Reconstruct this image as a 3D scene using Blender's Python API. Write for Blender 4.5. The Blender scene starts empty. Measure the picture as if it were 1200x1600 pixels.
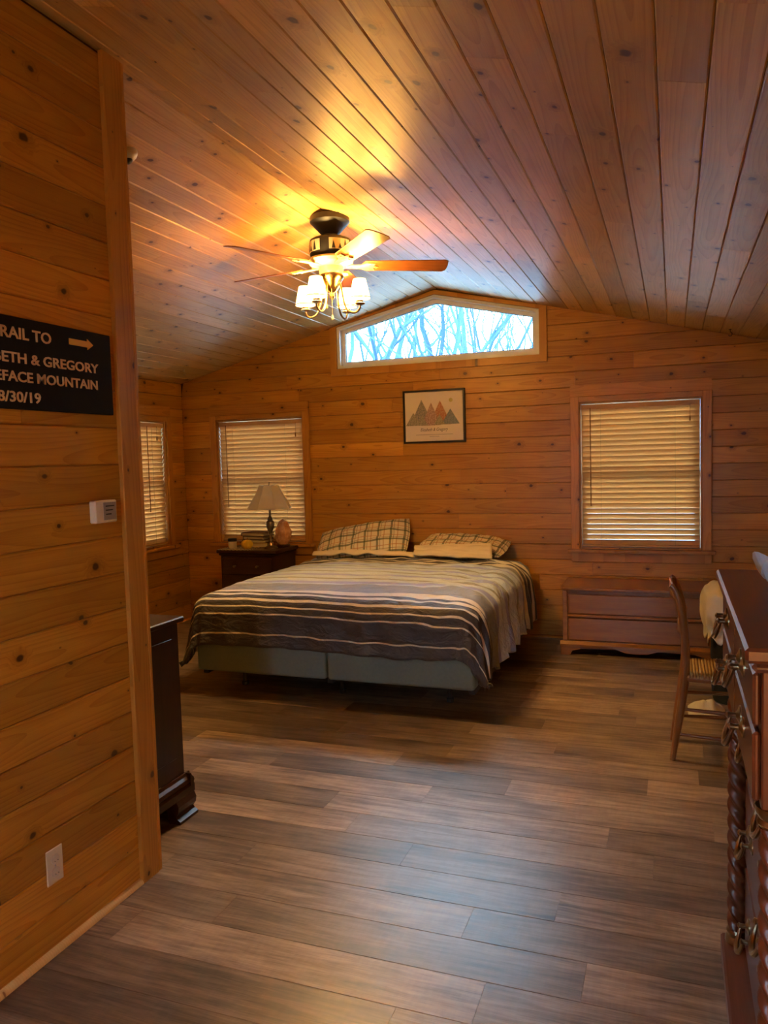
import bpy, bmesh, math, random
from math import sin, cos, pi, radians, sqrt, hypot, exp
from mathutils import Vector, Matrix, noise

random.seed(7)
SC = bpy.context.scene
COL = SC.collection

# ------------------------------------------------------------------ camera
cam_d = bpy.data.cameras.new('camera')
cam = bpy.data.objects.new('camera', cam_d)
COL.objects.link(cam)
SC.camera = cam
cam_d.sensor_fit = 'VERTICAL'
cam_d.sensor_height = 36.0
cam_d.lens = 1209.5 / 1600 * 36.0
cam_d.clip_start = 0.02
cam_d.clip_end = 300


def cam_axes(yaw, pitch, roll):
    f = Vector((-sin(yaw), cos(yaw), 0)); r = Vector((cos(yaw), sin(yaw), 0)); u = Vector((0, 0, 1))
    f, u = f * cos(pitch) + u * sin(pitch), u * cos(pitch) - f * sin(pitch)
    r, u = r * cos(roll) + u * sin(roll), u * cos(roll) - r * sin(roll)
    return r, u, f


_r, _u, _f = cam_axes(0.357914, -0.068556, -0.028156)
cam.matrix_world = Matrix(((_r.x, _u.x, -_f.x, 0), (_r.y, _u.y, -_f.y, 0), (_r.z, _u.z, -_f.z, 1.55), (0, 0, 0, 1)))

# ------------------------------------------------------------------ light and exposure
vs = SC.view_settings
vs.view_transform = 'Standard'
vs.look = 'None'
vs.gamma = 1.0
vs.use_curve_mapping = False
vs.exposure = 2.35
try:
    SC.cycles.use_denoising = True
    SC.cycles.max_bounces = 6
    SC.cycles.diffuse_bounces = 3
    SC.cycles.glossy_bounces = 3
    SC.cycles.use_adaptive_sampling = True
    SC.cycles.adaptive_threshold = 0.04
    SC.cycles.transparent_max_bounces = 16
    SC.cycles.sample_clamp_indirect = 6.0
    SC.cycles.caustics_reflective = False
    SC.cycles.caustics_refractive = False
except Exception:
    pass

SKY = (0.46, 0.74, 1.0)
SKY_STRENGTH = 7.5
FAN_BULB_W = 9.8
FILL_BULB_W = 14.0
WARM = (1.0, 0.60, 0.19)

world = bpy.data.worlds.new('sky')
SC.world = world
world.use_nodes = True
_bg = world.node_tree.nodes['Background']
_bg.inputs['Color'].default_value = (*SKY, 1)
_bg.inputs['Strength'].default_value = SKY_STRENGTH

# ------------------------------------------------------------------ room measures
HALL_X = -1.862          # face of the hall partition
HALL_END = 2.37          # where it stops
LEFT_X = -4.555
RIGHT_X = 0.745
BACK_Y = 6.55
ENTRY_Y = -1.3
RIDGE_X, RIDGE_Z = -1.905, 3.005
PITCH = 0.25
BW = 0.1295              # board exposure


def ceil_z(x):
    return RIDGE_Z - PITCH * abs(x - RIDGE_X)


# ------------------------------------------------------------------ helpers
def root(name, loc, label=None, cat=None, group=None, kind=None):
    o = bpy.data.objects.new(name, None)
    o.empty_display_size = 0.05
    COL.objects.link(o)
    o.location = loc
    tag(o, label, cat, group, kind)
    return o


def tag(o, label=None, cat=None, group=None, kind=None):
    if label: o['label'] = label
    if cat: o['category'] = cat
    if group: o['group'] = group
    if kind: o['kind'] = kind
    return o


def orient(o, parent, loc, rot=None):
    """place a mesh object at a world location with an optional 3x3 rotation, under an unrotated parent"""
    m = Matrix.Translation(Vector(loc))
    if rot is not None:
        m = m @ rot.to_4x4()
    if parent is not None:
        o.parent = parent
        m = Matrix.Translation(-Vector(world_loc(parent))) @ m
    o.matrix_basis = m


def world_loc(o):
    p = Vector(o.location)
    while o.parent is not None:
        o = o.parent
        p += Vector(o.location)
    return p


class MB:
    def __init__(self):
        self.v = []; self.f = []; self.uv = None

    def add(self, vs_, fs):
        n = len(self.v)
        self.v += [tuple(p) for p in vs_]
        self.f += [tuple(i + n for i in f) for f in fs]
        return self

    def box(self, x0, x1, y0, y1, z0, z1):
        return self.add([(x0, y0, z0), (x1, y0, z0), (x1, y1, z0), (x0, y1, z0), (x0, y0, z1), (x1, y0, z1), (x1, y1, z1), (x0, y1, z1)],
                        [(0, 3, 2, 1), (4, 5, 6, 7), (0, 1, 5, 4), (1, 2, 6, 5), (2, 3, 7, 6), (3, 0, 4, 7)])

    def cbox(self, x0, x1, y0, y1, z0, z1, c=0.004):
        """box with chamfered edges"""
        bm = bmesh.new()
        bmesh.ops.create_cube(bm, size=1)
        for v in bm.verts:
            v.co = Vector(((x0 + x1) / 2 + v.co.x * (x1 - x0), (y0 + y1) / 2 + v.co.y * (y1 - y0), (z0 + z1) / 2 + v.co.z * (z1 - z0)))
        bmesh.ops.bevel(bm, geom=list(bm.edges), offset=c, segments=1, affect='EDGES', profile=0.5)
        bm.verts.index_update()
        self.add([v.co[:] for v in bm.verts], [[v.index for v in f.verts] for f in bm.faces])
        bm.free()
        return self

    def prism(self, poly, axis, a, b):
        """polygon in the two remaining axes (in xyz order) extruded along axis"""
        n = len(poly)
        def mk(p, t):
            if axis == 'x': return (t, p[0], p[1])
            if axis == 'y': return (p[0], t, p[1])
            return (p[0], p[1], t)
        vs_ = [mk(p, a) for p in poly] + [mk(p, b) for p in poly]
        fs = [tuple(range(n))[::-1], tuple(range(n, 2 * n))]
        fs += [(i, (i + 1) % n, n + (i + 1) % n, n + i) for i in range(n)]
        return self.add(vs_, fs)

    def lathe(self, prof, c=(0, 0, 0), seg=20, cap=True):
        n = len(prof); vs_ = []
        for r, z in prof:
            for k in range(seg):
                a = 2 * pi * k / seg
                vs_.append((c[0] + r * cos(a), c[1] + r * sin(a), c[2] + z))
        fs = []
        for i in range(n - 1):
            for k in range(seg):
                k2 = (k + 1) % seg
                fs.append((i * seg + k, i * seg + k2, (i + 1) * seg + k2, (i + 1) * seg + k))
        if cap:
            fs.append(tuple(range(seg))[::-1])
            fs.append(tuple(range((n - 1) * seg, n * seg)))
        return self.add(vs_, fs)

    def tube(self, pts, rad, seg=8, flat=1.0, cap=True):
        pts = [Vector(p) for p in pts]
        n = len(pts)
        rads = rad if isinstance(rad, (list, tuple)) else [rad] * n
        vs_ = []
        up = Vector((0, 0, 1))
        d0 = (pts[1] - pts[0]).normalized()
        if abs(d0.dot(up)) > 0.9: up = Vector((0, 1, 0))
        side = d0.cross(up).normalized()
        for i in range(n):
            d = (pts[min(i + 1, n - 1)] - pts[max(i - 1, 0)]).normalized()
            side = (side - d * side.dot(d)).normalized()
            nn = d.cross(side)
            for k in range(seg):
                a = 2 * pi * k / seg
                vs_.append(pts[i] + side * cos(a) * rads[i] + nn * sin(a) * rads[i] * flat)
        fs = []
        for i in range(n - 1):
            for k in range(seg):
                k2 = (k + 1) % seg
                fs.append((i * seg + k, i * seg + k2, (i + 1) * seg + k2, (i + 1) * seg + k))
        if cap:
            fs.append(tuple(range(seg))[::-1]); fs.append(tuple(range((n - 1) * seg, n * seg)))
        return self.add(vs_, fs)

    def grid(self, fn, nu, nv, wrap=False, uv=None):
        vs_ = []; uvs = []
        for i in range(nu + 1):
            for j in range(nv + 1):
                vs_.append(fn(i / nu, j / nv))
                if uv: uvs.append(uv(i / nu, j / nv))
        fs = [(i * (nv + 1) + j, (i + 1) * (nv + 1) + j, (i + 1) * (nv + 1) + j + 1, i * (nv + 1) + j + 1) for i in range(nu) for j in range(nv)]
        if uv:
            self.uv = (self.uv or []) + uvs
        return self.add(vs_, fs)

    def xf(self, M):
        self.v = [tuple(M @ Vector(p)) for p in self.v]
        return self

    def build(self, name, mat, parent=None, smooth=False, origin=None, rot=None, at=None, label=None, cat=None, group=None, kind=None, bevel=0):
        """vertices are in world space unless `at` is given (then they are local to it)"""
        if at is None:
            if origin is None:
                xs, ys, zs = zip(*self.v)
                origin = ((min(xs) + max(xs)) / 2, (min(ys) + max(ys)) / 2, (min(zs) + max(zs)) / 2)
            verts = [(p[0] - origin[0], p[1] - origin[1], p[2] - origin[2]) for p in self.v]
        else:
            origin = at; verts = self.v
        me = bpy.data.meshes.new(name)
        me.from_pydata(verts, [], self.f)
        if self.uv:
            l = me.uv_layers.new(name='UVMap')
            for lp in me.loops:
                l.data[lp.index].uv = self.uv[lp.vertex_index]
        me.update()
        bm = bmesh.new(); bm.from_mesh(me)
        bmesh.ops.recalc_face_normals(bm, faces=bm.faces)
        bm.to_mesh(me); bm.free()
        if smooth:
            me.polygons.foreach_set('use_smooth', [True] * len(me.polygons))
            if smooth == 'auto':
                bm = bmesh.new(); bm.from_mesh(me)
                for e in bm.edges:
                    if len(e.link_faces) == 2 and e.calc_face_angle(0) > radians(38): e.smooth = False
                bm.to_mesh(me); bm.free()
        me.materials.append(MATS[mat] if isinstance(mat, str) else mat)
        o = bpy.data.objects.new(name, me)
        COL.objects.link(o)
        orient(o, parent, origin, rot)
        if bevel:
            b = o.modifiers.new('bevel', 'BEVEL'); b.width = bevel; b.segments = 2; b.limit_method = 'ANGLE'
        return tag(o, label, cat, group, kind)


# ------------------------------------------------------------------ materials
MATS = {}


class NT:
    def __init__(self, name):
        m = bpy.data.materials.new(name)
        m.use_nodes = True
        self.m = m; self.t = m.node_tree
        self.b = self.t.nodes['Principled BSDF']
        self.out = self.t.nodes['Material Output']
        MATS[name] = m

    def n(self, typ, **kw):
        nd = self.t.nodes.new(typ)
        for k, v in kw.items():
            if k == 'ins':
                for kk, vv in v.items(): self.set(nd, kk, vv)
            else: setattr(nd, k, v)
        return nd

    def set(self, nd, key, val):
        s = nd.inputs[key]
        if isinstance(val, bpy.types.NodeSocket): self.t.links.new(val, s)
        else:
            if s.type == 'RGBA' and len(val) == 3: val = (*val, 1)
            s.default_value = val

    def math(self, op, a, b=None, c=None, clamp=False):
        nd = self.n('ShaderNodeMath', operation=op, use_clamp=clamp)
        for i, x in enumerate((a, b, c)):
            if x is not None: self.set(nd, i, x)
        return nd.outputs[0]

    def vmath(self, op, a, b=None):
        nd = self.n('ShaderNodeVectorMath', operation=op)
        self.set(nd, 0, a)
        if b is not None: self.set(nd, 1, b)
        return nd.outputs['Value'] if op in ('LENGTH', 'DOT_PRODUCT', 'DISTANCE') else nd.outputs[0]

    def comb(self, x, y, z):
        nd = self.n('ShaderNodeCombineXYZ')
        for i, a in enumerate((x, y, z)): self.set(nd, i, a)
        return nd.outputs[0]

    def sep(self, v):
        nd = self.n('ShaderNodeSeparateXYZ'); self.set(nd, 0, v)
        return nd.outputs

    def noise(self, vec, scale=1.0, detail=2.0, rough=0.5, dist=0.0):
        nd = self.n('ShaderNodeTexNoise', ins={'Vector': vec, 'Scale': scale, 'Detail': detail, 'Roughness': rough, 'Distortion': dist})
        return nd.outputs['Fac']

    def ramp(self, fac, stops, interp='LINEAR'):
        nd = self.n('ShaderNodeValToRGB')
        cr = nd.color_ramp; cr.interpolation = interp
        while len(cr.elements) < len(stops): cr.elements.new(0.5)
        for e, (p, c) in zip(cr.elements, stops):
            e.position = p; e.color = (*c, 1) if len(c) == 3 else c
        self.set(nd, 'Fac', fac)
        return nd.outputs['Color']

    def mix(self, fac, a, b, mode='MIX'):
        nd = self.n('ShaderNodeMix', data_type='RGBA', blend_type=mode)
        self.set(nd, 0, fac); self.set(nd, 6, a); self.set(nd, 7, b)
        return nd.outputs[2]

    def coords(self, kind='Object'):
        return self.n('ShaderNodeTexCoord').outputs[kind]

    def rand(self):
        return self.n('ShaderNodeObjectInfo').outputs['Random']

    def bump(self, h, strength=0.2, dist=0.01):
        nd = self.n('ShaderNodeBump', ins={'Height': h, 'Strength': strength, 'Distance': dist})
        self.set(self.b, 'Normal', nd.outputs[0])

    def bsdf(self, **kw):
        names = {'color': 'Base Color', 'rough': 'Roughness', 'metal': 'Metallic', 'spec': 'Specular IOR Level', 'coat': 'Coat Weight',
                 'coat_rough': 'Coat Roughness', 'emit': 'Emission Color', 'emit_s': 'Emission Strength', 'sheen': 'Sheen Weight', 'trans': 'Transmission Weight', 'alpha': 'Alpha'}
        for k, v in kw.items(): self.set(self.b, names[k], v)


def plain(name, color, rough=0.5, metal=0.0, spec=0.5, **kw):
    t = NT(name); t.bsdf(color=color, rough=rough, metal=metal, spec=spec, **kw)
    return t


def mottled(name, c1, c2, scale=20, rough=0.6, bump=0.0, **kw):
    t = NT(name)
    f = t.noise(t.coords(), scale, 4, 0.6)
    t.bsdf(color=t.mix(f, c1, c2), rough=rough, **kw)
    if bump: t.bump(f, bump, 0.01)
    return t


def pine(name, light, mid, dark, knot_amt=1.0, vary=0.25, rough=0.34, axis='x'):
    """knotty pine: growth rings cut by the board, fibres, knots; the board runs along local x"""
    t = NT(name)
    X, Y, Z = t.sep(t.coords())
    if axis == 'y': X, Y = Y, X
    elif axis == 'z': X, Z = Z, X
    rnd = t.rand()
    off = t.math('MULTIPLY', rnd, 91.7)
    off2 = t.math('MULTIPLY', t.math('FRACT', t.math('MULTIPLY', rnd, 13.37)), 40.0)
    xo = t.math('ADD', X, off)
    # knots: one candidate per cell, gated by a random size
    kx, ky = 3.2, 7.4
    kv = t.comb(t.math('MULTIPLY', xo, kx), t.math('ADD', t.math('MULTIPLY', Y, ky), off2), 0.0)
    vor = t.n('ShaderNodeTexVoronoi', voronoi_dimensions='2D', feature='F1', ins={'Vector': kv, 'Scale': 1.0, 'Randomness': 0.95})
    dv = t.vmath('SUBTRACT', vor.outputs['Position'], kv)
    dv = t.vmath('MULTIPLY', dv, (1 / kx * 0.75, 1 / ky, 0.0))
    wob = t.noise(t.comb(t.math('MULTIPLY', xo, 60.0), t.math('MULTIPLY', Y, 60.0), off2), 1.0, 0)
    d = t.math('MULTIPLY', t.vmath('LENGTH', dv), t.math('ADD', 0.7, t.math('MULTIPLY', wob, 0.6)))
    cr, cg, cb = t.n('ShaderNodeSeparateColor', ins={'Color': vor.outputs['Color']}).outputs[:3]
    size = t.math('MULTIPLY', t.math('POWER', cr, 2.0), 0.0175 * knot_amt)
    knot = t.math('SMOOTHSTEP', size, t.math('MULTIPLY', size, 0.45), d) if False else None
    mr = t.n('ShaderNodeMapRange', interpolation_type='SMOOTHSTEP', ins={'Value': d, 'From Min': t.math('MULTIPLY', size, 0.55), 'From Max': t.math('ADD', size, 0.0006), 'To Min': 1.0, 'To Max': 0.0})
    knot = mr.outputs[0]
    mr2 = t.n('ShaderNodeMapRange', interpolation_type='SMOOTHSTEP', ins={'Value': d, 'From Min': size, 'From Max': t.math('MULTIPLY', size, 3.2), 'To Min': 1.0, 'To Max': 0.0})
    halo = mr2.outputs[0]
    # growth rings
    n1 = t.noise(t.comb(t.math('MULTIPLY', xo, 0.9), t.math('MULTIPLY', Y, 2.0), off2), 1.0, 1)
    n2 = t.noise(t.comb(t.math('MULTIPLY', xo, 0.7), off2, 3.3), 1.0, 1)
    yy = t.math('ADD', t.math('ADD', Y, t.math('MULTIPLY', t.math('SUBTRACT', n1, 0.5), 0.10)), t.math('MULTIPLY', t.math('SUBTRACT', t.math('FRACT', t.math('MULTIPLY', rnd, 7.77)), 0.5), 0.09))
    zz = t.math('ADD', 0.012, t.math('MULTIPLY', n2, 0.13))
    r = t.math('SQRT', t.math('ADD', t.math('MULTIPLY', yy, yy), t.math('MULTIPLY', zz, zz)))
    r = t.math('ADD', r, t.math('MULTIPLY', halo, 0.016))
    ring = t.math('FRACT', t.math('MULTIPLY', r, 105.0))
    ring = t.math('POWER', ring, 2.6)
    fib = t.noise(t.comb(t.math('MULTIPLY', xo, 5.0), t.math('MULTIPLY', Y, 260.0), off2), 1.0, 1, 0.6)
    blot = t.noise(t.comb(t.math('MULTIPLY', xo, 2.2), t.math('MULTIPLY', Y, 9.0), off2), 1.0, 2, 0.55)
    f = t.math('ADD', t.math('MULTIPLY', ring, 0.36), t.math('MULTIPLY', t.math('SUBTRACT', fib, 0.4), 0.45))
    f = t.math('ADD', f, t.math('MULTIPLY', t.math('SUBTRACT', blot, 0.45), 0.9), clamp=True)
    col = t.ramp(f, [(0.0, light), (0.5, mid), (1.0, tuple(a * 0.62 for a in mid))])
    # every board its own tone
    tone = t.math('ADD', 1.0 - vary / 2, t.math('MULTIPLY', t.math('FRACT', t.math('MULTIPLY', rnd, 3.31)), vary))
    col = t.mix(1.0, col, t.n('ShaderNodeCombineColor', ins={0: tone, 1: tone, 2: tone}).outputs[0], 'MULTIPLY')
    col = t.mix(t.math('MULTIPLY', halo, 0.45), col, tuple(a * 0.6 for a in mid))
    col = t.mix(t.math('MULTIPLY', knot, 0.93), col, dark)
    t.bsdf(color=col, rough=t.math('ADD', rough, t.math('MULTIPLY', fib, 0.08)), spec=0.48)
    return t


def furniture_wood(name, c1, c2, axis='x', rough=0.28, scale=1.0, coat=0.0):
    t = NT(name)
    X, Y, Z = t.sep(t.coords())
    if axis == 'y': X, Y = Y, X
    elif axis == 'z': X, Z = Z, X
    rnd = t.math('MULTIPLY', t.rand(), 50.0)
    v = t.comb(t.math('ADD', t.math('MULTIPLY', X, 2.2 * scale), rnd), t.math('MULTIPLY', Y, 24 * scale), t.math('MULTIPLY', Z, 24 * scale))
    a = t.noise(v, 1.0, 3, 0.6, 0.8)
    v2 = t.comb(t.math('ADD', t.math('MULTIPLY', X, 8 * scale), rnd), t.math('MULTIPLY', Y, 190 * scale), t.math('MULTIPLY', Z, 190 * scale))
    b = t.noise(v2, 1.0, 2, 0.6)
    f = t.math('ADD', t.math('MULTIPLY', a, 0.75), t.math('MULTIPLY', b, 0.35))
    t.bsdf(color=t.ramp(f, [(0.3, c1), (0.75, c2)]), rough=rough, spec=0.5, coat=coat, coat_rough=0.15)
    return t


pine('pine_wall', (0.60, 0.285, 0.036), (0.44, 0.175, 0.017), (0.06, 0.02, 0.006), 1.0, 0.45)
pine('pine_ceiling', (0.60, 0.345, 0.105), (0.46, 0.235, 0.060), (0.07, 0.026, 0.012), 1.0, 0.34, rough=0.36)
pine('pine_trim', (0.57, 0.265, 0.044), (0.43, 0.175, 0.024), (0.06, 0.02, 0.008), 0.8, 0.2)
pine('pine_light', (0.90, 0.60, 0.24), (0.80, 0.50, 0.17), (0.3, 0.12, 0.03), 0.25, 0.1)


def floor_mat():
    t = NT('vinyl_plank')
    X, Y, Z = t.sep(t.coords())
    rnd = t.rand()
    off = t.math('MULTIPLY', rnd, 77.0)
    xo = t.math('ADD', X, off)
    warp = t.noise(t.comb(t.math('MULTIPLY', xo, 2.0), t.math('MULTIPLY', Y, 8.0), off), 1.0, 2)
    yw = t.math('ADD', Y, t.math('MULTIPLY', warp, 0.05))
    streak = t.noise(t.comb(t.math('MULTIPLY', xo, 3.2), t.math('MULTIPLY', yw, 42.0), off), 1.0, 3, 0.65)
    fine = t.noise(t.comb(t.math('MULTIPLY', xo, 14.0), t.math('MULTIPLY', Y, 260.0), off), 1.0, 1, 0.6)
    saw = t.noise(t.comb(t.math('MULTIPLY', xo, 70.0), t.math('MULTIPLY', Y, 14.0), off), 1.0, 2)
    patch = t.noise(t.comb(t.math('MULTIPLY', xo, 2.0), t.math('MULTIPLY', Y, 6.0), off), 1.0, 3, 0.6)
    f = t.math('ADD', t.math('MULTIPLY', streak, 0.75), t.math('MULTIPLY', fine, 0.3))
    f = t.math('ADD', f, t.math('MULTIPLY', t.math('MULTIPLY', t.math('SUBTRACT', saw, 0.5), 0.22), patch))
    f = t.math('ADD', f, t.math('MULTIPLY', t.math('SUBTRACT', patch, 0.5), 0.75))
    c = t.ramp(f, [(0.25, (0.070, 0.048, 0.036)), (0.45, (0.205, 0.145, 0.108)), (0.62, (0.35, 0.255, 0.19)), (0.85, (0.52, 0.39, 0.29))])
    tone = t.math('ADD', 0.52, t.math('MULTIPLY', t.math('FRACT', t.math('MULTIPLY', rnd, 5.13)), 0.75))
    c = t.mix(1.0, c, t.n('ShaderNodeCombineColor', ins={0: tone, 1: tone, 2: tone}).outputs[0], 'MULTIPLY')
    t.bsdf(color=c, rough=t.math('ADD', 0.25, t.math('MULTIPLY', fine, 0.18)), spec=0.75)


floor_mat()
plain('backing', (0.12, 0.06, 0.025), 0.9)
plain('subfloor', (0.03, 0.02, 0.015), 0.9)
plain('vinyl_white', (0.82, 0.84, 0.86), 0.35)
plain('white_plastic', (0.72, 0.66, 0.55), 0.4)
plain('ivory_plastic', (0.78, 0.70, 0.52), 0.35)
plain('grey_display', (0.32, 0.30, 0.27), 0.3)
plain('black_metal', (0.008, 0.007, 0.006), 0.5)
plain('black_paint', (0.008, 0.007, 0.007), 0.45)
plain('black_cloth', (0.010, 0.011, 0.011), 0.9)
plain('dark_slot', (0.02, 0.016, 0.012), 0.6)
plain('brass', (0.72, 0.50, 0.22), 0.22, 1.0)
plain('old_brass', (0.42, 0.33, 0.20), 0.3, 1.0)
plain('cream_metal', (0.50, 0.43, 0.29), 0.4, 0.2)
plain('pewter', (0.30, 0.25, 0.20), 0.28, 1.0)
plain('steel', (0.55, 0.55, 0.56), 0.3, 1.0)
plain('bed_steel', (0.05, 0.05, 0.05), 0.5, 0.6)
plain('frame_black', (0.012, 0.010, 0.010), 0.35)
plain('mat_board', (0.80, 0.72, 0.60), 0.7)
plain('ink', (0.05, 0.035, 0.03), 0.8)
plain('sign_black', (0.012, 0.010, 0.010), 0.85, 0.0, 0.2)
plain('sign_letter', (0.72, 0.50, 0.24), 0.6)
plain('sign_yellow', (0.80, 0.46, 0.06), 0.6)
mottled('box_fabric', (0.19, 0.25, 0.22), (0.26, 0.325, 0.285), 60, 0.9, 0.1)
mottled('mattress_white', (0.55, 0.54, 0.50), (0.62, 0.60, 0.56), 30, 0.9)
mottled('white_cotton', (0.78, 0.74, 0.68), (0.68, 0.63, 0.56), 14, 0.9, 0.1)
mottled('cream_sheet', (0.80, 0.68, 0.46), (0.72, 0.60, 0.40), 12, 0.85, 0.1)
plain('yellow_fruit', (0.95, 0.62, 0.03), 0.4)
plain('paper', (0.75, 0.68, 0.52), 0.8)
plain('book_red', (0.12, 0.025, 0.012), 0.5)
plain('book_brown', (0.20, 0.09, 0.03), 0.6)
plain('book_tan', (0.45, 0.28, 0.12), 0.6)
plain('book_blue', (0.05, 0.06, 0.10), 0.6)
plain('mug_white', (0.75, 0.72, 0.66), 0.3)
plain('silver_foil', (0.74, 0.80, 0.92), 0.25, 0.0)
plain('beige_wax', (0.62, 0.44, 0.22), 0.5)
furniture_wood('walnut_dark', (0.020, 0.006, 0.004), (0.050, 0.015, 0.009), 'x', 0.34, coat=0.15)
furniture_wood('walnut_dark_z', (0.020, 0.006, 0.004), (0.050, 0.015, 0.009), 'z', 0.34, coat=0.15)
furniture_wood('cedar', (0.21, 0.072, 0.012), (0.36, 0.140, 0.022), 'x', 0.32, coat=0.3)
furniture_wood('cedar_y', (0.21, 0.072, 0.012), (0.36, 0.140, 0.022), 'y', 0.32, coat=0.3)
furniture_wood('mahogany', (0.115, 0.028, 0.010), (0.20, 0.055, 0.020), 'y', 0.36, coat=0.1)
furniture_wood('mahogany_z', (0.115, 0.028, 0.010), (0.20, 0.055, 0.020), 'z', 0.38, coat=0.1)
furniture_wood('chair_wood', (0.20, 0.075, 0.020), (0.36, 0.150, 0.045), 'z', 0.3, coat=0.3)
furniture_wood('chair_wood_x', (0.20, 0.075, 0.020), (0.36, 0.150, 0.045), 'x', 0.3, coat=0.3)
mottled('rush', (0.42, 0.24, 0.075), (0.62, 0.40, 0.15), 60, 0.8, 0.2)
furniture_wood('blade_wood', (0.22, 0.072, 0.018), (0.36, 0.135, 0.038), 'x', 0.3, coat=0.2)


def slat_mat():
    t = NT('blind_slat')
    X, Y, Z = t.sep(t.coords())
    g = t.noise(t.comb(t.math('MULTIPLY', X, 3.0), t.math('MULTIPLY', Y, 3.0), t.math('MULTIPLY', Z, 120.0)), 1.0, 2)
    c = t.mix(g, (0.80, 0.46, 0.20), (0.70, 0.39, 0.16))
    t.bsdf(color=c, rough=0.45)
    tr = t.n('ShaderNodeBsdfTranslucent', ins={'Color': c})
    mx = t.n('ShaderNodeMixShader', ins={0: 0.15})
    t.t.links.new(t.b.outputs[0], mx.inputs[1]); t.t.links.new(tr.outputs[0], mx.inputs[2])
    t.t.links.new(mx.outputs[0], t.out.inputs[0])


slat_mat()


def glass_mat():
    t = NT('window_glass')
    fr = t.n('ShaderNodeFresnel', ins={'IOR': 1.35})
    tr = t.n('ShaderNodeBsdfTransparent', ins={'Color': (0.93, 0.97, 0.98)})
    gl = t.n('ShaderNodeBsdfGlossy', ins={'Roughness': 0.02})
    mx = t.n('ShaderNodeMixShader', ins={0: fr.outputs[0]})
    t.t.links.new(tr.outputs[0], mx.inputs[1]); t.t.links.new(gl.outputs[0], mx.inputs[2])
    t.t.links.new(mx.outputs[0], t.out.inputs[0])


glass_mat()


def shade_mat(name, col, transp, emit=None, es=0.0):
    t = NT(name)
    t.bsdf(color=col, rough=0.8)
    if emit: t.bsdf(emit=emit, emit_s=es)
    tl = t.n('ShaderNodeBsdfTranslucent', ins={'Color': col})
    tp = t.n('ShaderNodeBsdfTransparent', ins={'Color': col})
    m1 = t.n('ShaderNodeMixShader', ins={0: 0.4})
    t.t.links.new(t.b.outputs[0], m1.inputs[1]); t.t.links.new(tl.outputs[0], m1.inputs[2])
    m2 = t.n('ShaderNodeMixShader', ins={0: transp})
    t.t.links.new(m1.outputs[0], m2.inputs[1]); t.t.links.new(tp.outputs[0], m2.inputs[2])
    t.t.links.new(m2.outputs[0], t.out.inputs[0])


shade_mat('lit_shade', (0.95, 0.86, 0.66), 0.35, (1.0, 0.86, 0.58), 0.15)
shade_mat('linen_shade', (0.90, 0.84, 0.72), 0.0)
t_ = plain('bulb_glow', (1, 0.9, 0.7), 0.5, emit=(1.0, 0.80, 0.48), emit_s=1.0)
for _k in ('lit_shade', 'bulb_glow'):
    try: MATS[_k].cycles.emission_sampling = 'NONE'
    except Exception: pass


def salt_mat():
    t = NT('salt_crystal')
    f = t.noise(t.coords(), 22, 3, 0.6)
    t.bsdf(color=t.ramp(f, [(0.3, (0.55, 0.24, 0.13)), (0.7, (0.92, 0.60, 0.42))]), rough=0.45)
    t.bump(f, 0.4, 0.01)


salt_mat()


def duvet_mat():
    """stripes run across the bed; uv.y is the metre along the cloth from the head edge"""
    t = NT('striped_duvet')
    uv = t.n('ShaderNodeUVMap').outputs[0]
    u, v, _ = t.sep(uv)
    wob = t.noise(t.comb(t.math('MULTIPLY', u, 3.0), t.math('MULTIPLY', v, 2.0), 0.0), 1.0, 2)
    vv = t.math('ADD', v, t.math('MULTIPLY', t.math('SUBTRACT', wob, 0.5), 0.03))
    taupe = (0.056, 0.050, 0.054); dark = (0.030, 0.026, 0.028); cream = (0.82, 0.78, 0.70); slate = (0.27, 0.30, 0.40); pale = (0.58, 0.70, 1.0); glare_blue = (0.34, 0.41, 0.90)  # window's cool glare is put into the last two stripe colours
    S = DUVET_STRIPES(taupe, dark, cream, slate, pale, glare_blue)
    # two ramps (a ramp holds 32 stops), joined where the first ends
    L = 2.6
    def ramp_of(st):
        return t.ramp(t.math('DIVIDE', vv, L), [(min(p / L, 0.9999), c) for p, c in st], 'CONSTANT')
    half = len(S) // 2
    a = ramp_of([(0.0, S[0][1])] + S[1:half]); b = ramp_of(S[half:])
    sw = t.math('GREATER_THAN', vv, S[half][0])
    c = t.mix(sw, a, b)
    weave = t.noise(t.comb(t.math('MULTIPLY', u, 400.0), t.math('MULTIPLY', v, 400.0), 0.0), 1.0, 1)
    c = t.mix(t.math('MULTIPLY', weave, 0.14), c, (0.3, 0.28, 0.27))
    t.bsdf(color=c, rough=0.55, spec=0.5, sheen=0.2)
    cr = t.noise(t.comb(t.math('MULTIPLY', u, 9.0), t.math('MULTIPLY', v, 16.0), 0.0), 1.0, 3, 0.6, 0.6)
    t.bump(cr, 0.6, 0.04)


def DUVET_STRIPES(taupe, dark, cream, slate, pale, glare_blue):
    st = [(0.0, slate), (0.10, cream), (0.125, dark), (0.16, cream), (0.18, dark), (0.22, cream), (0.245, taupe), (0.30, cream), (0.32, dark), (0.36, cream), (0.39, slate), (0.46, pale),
          (0.52, glare_blue), (0.56, pale), (0.66, slate), (0.69, pale), (0.78, glare_blue), (0.83, pale), (0.92, slate), (0.95, pale),
          (1.05, glare_blue), (1.10, pale), (1.20, slate), (1.23, pale), (1.33, glare_blue), (1.40, pale), (1.43, slate), (1.55, slate),
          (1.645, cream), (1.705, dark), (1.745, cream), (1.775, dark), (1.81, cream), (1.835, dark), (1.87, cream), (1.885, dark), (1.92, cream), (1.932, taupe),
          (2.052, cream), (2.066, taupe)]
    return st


duvet_mat()


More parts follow.
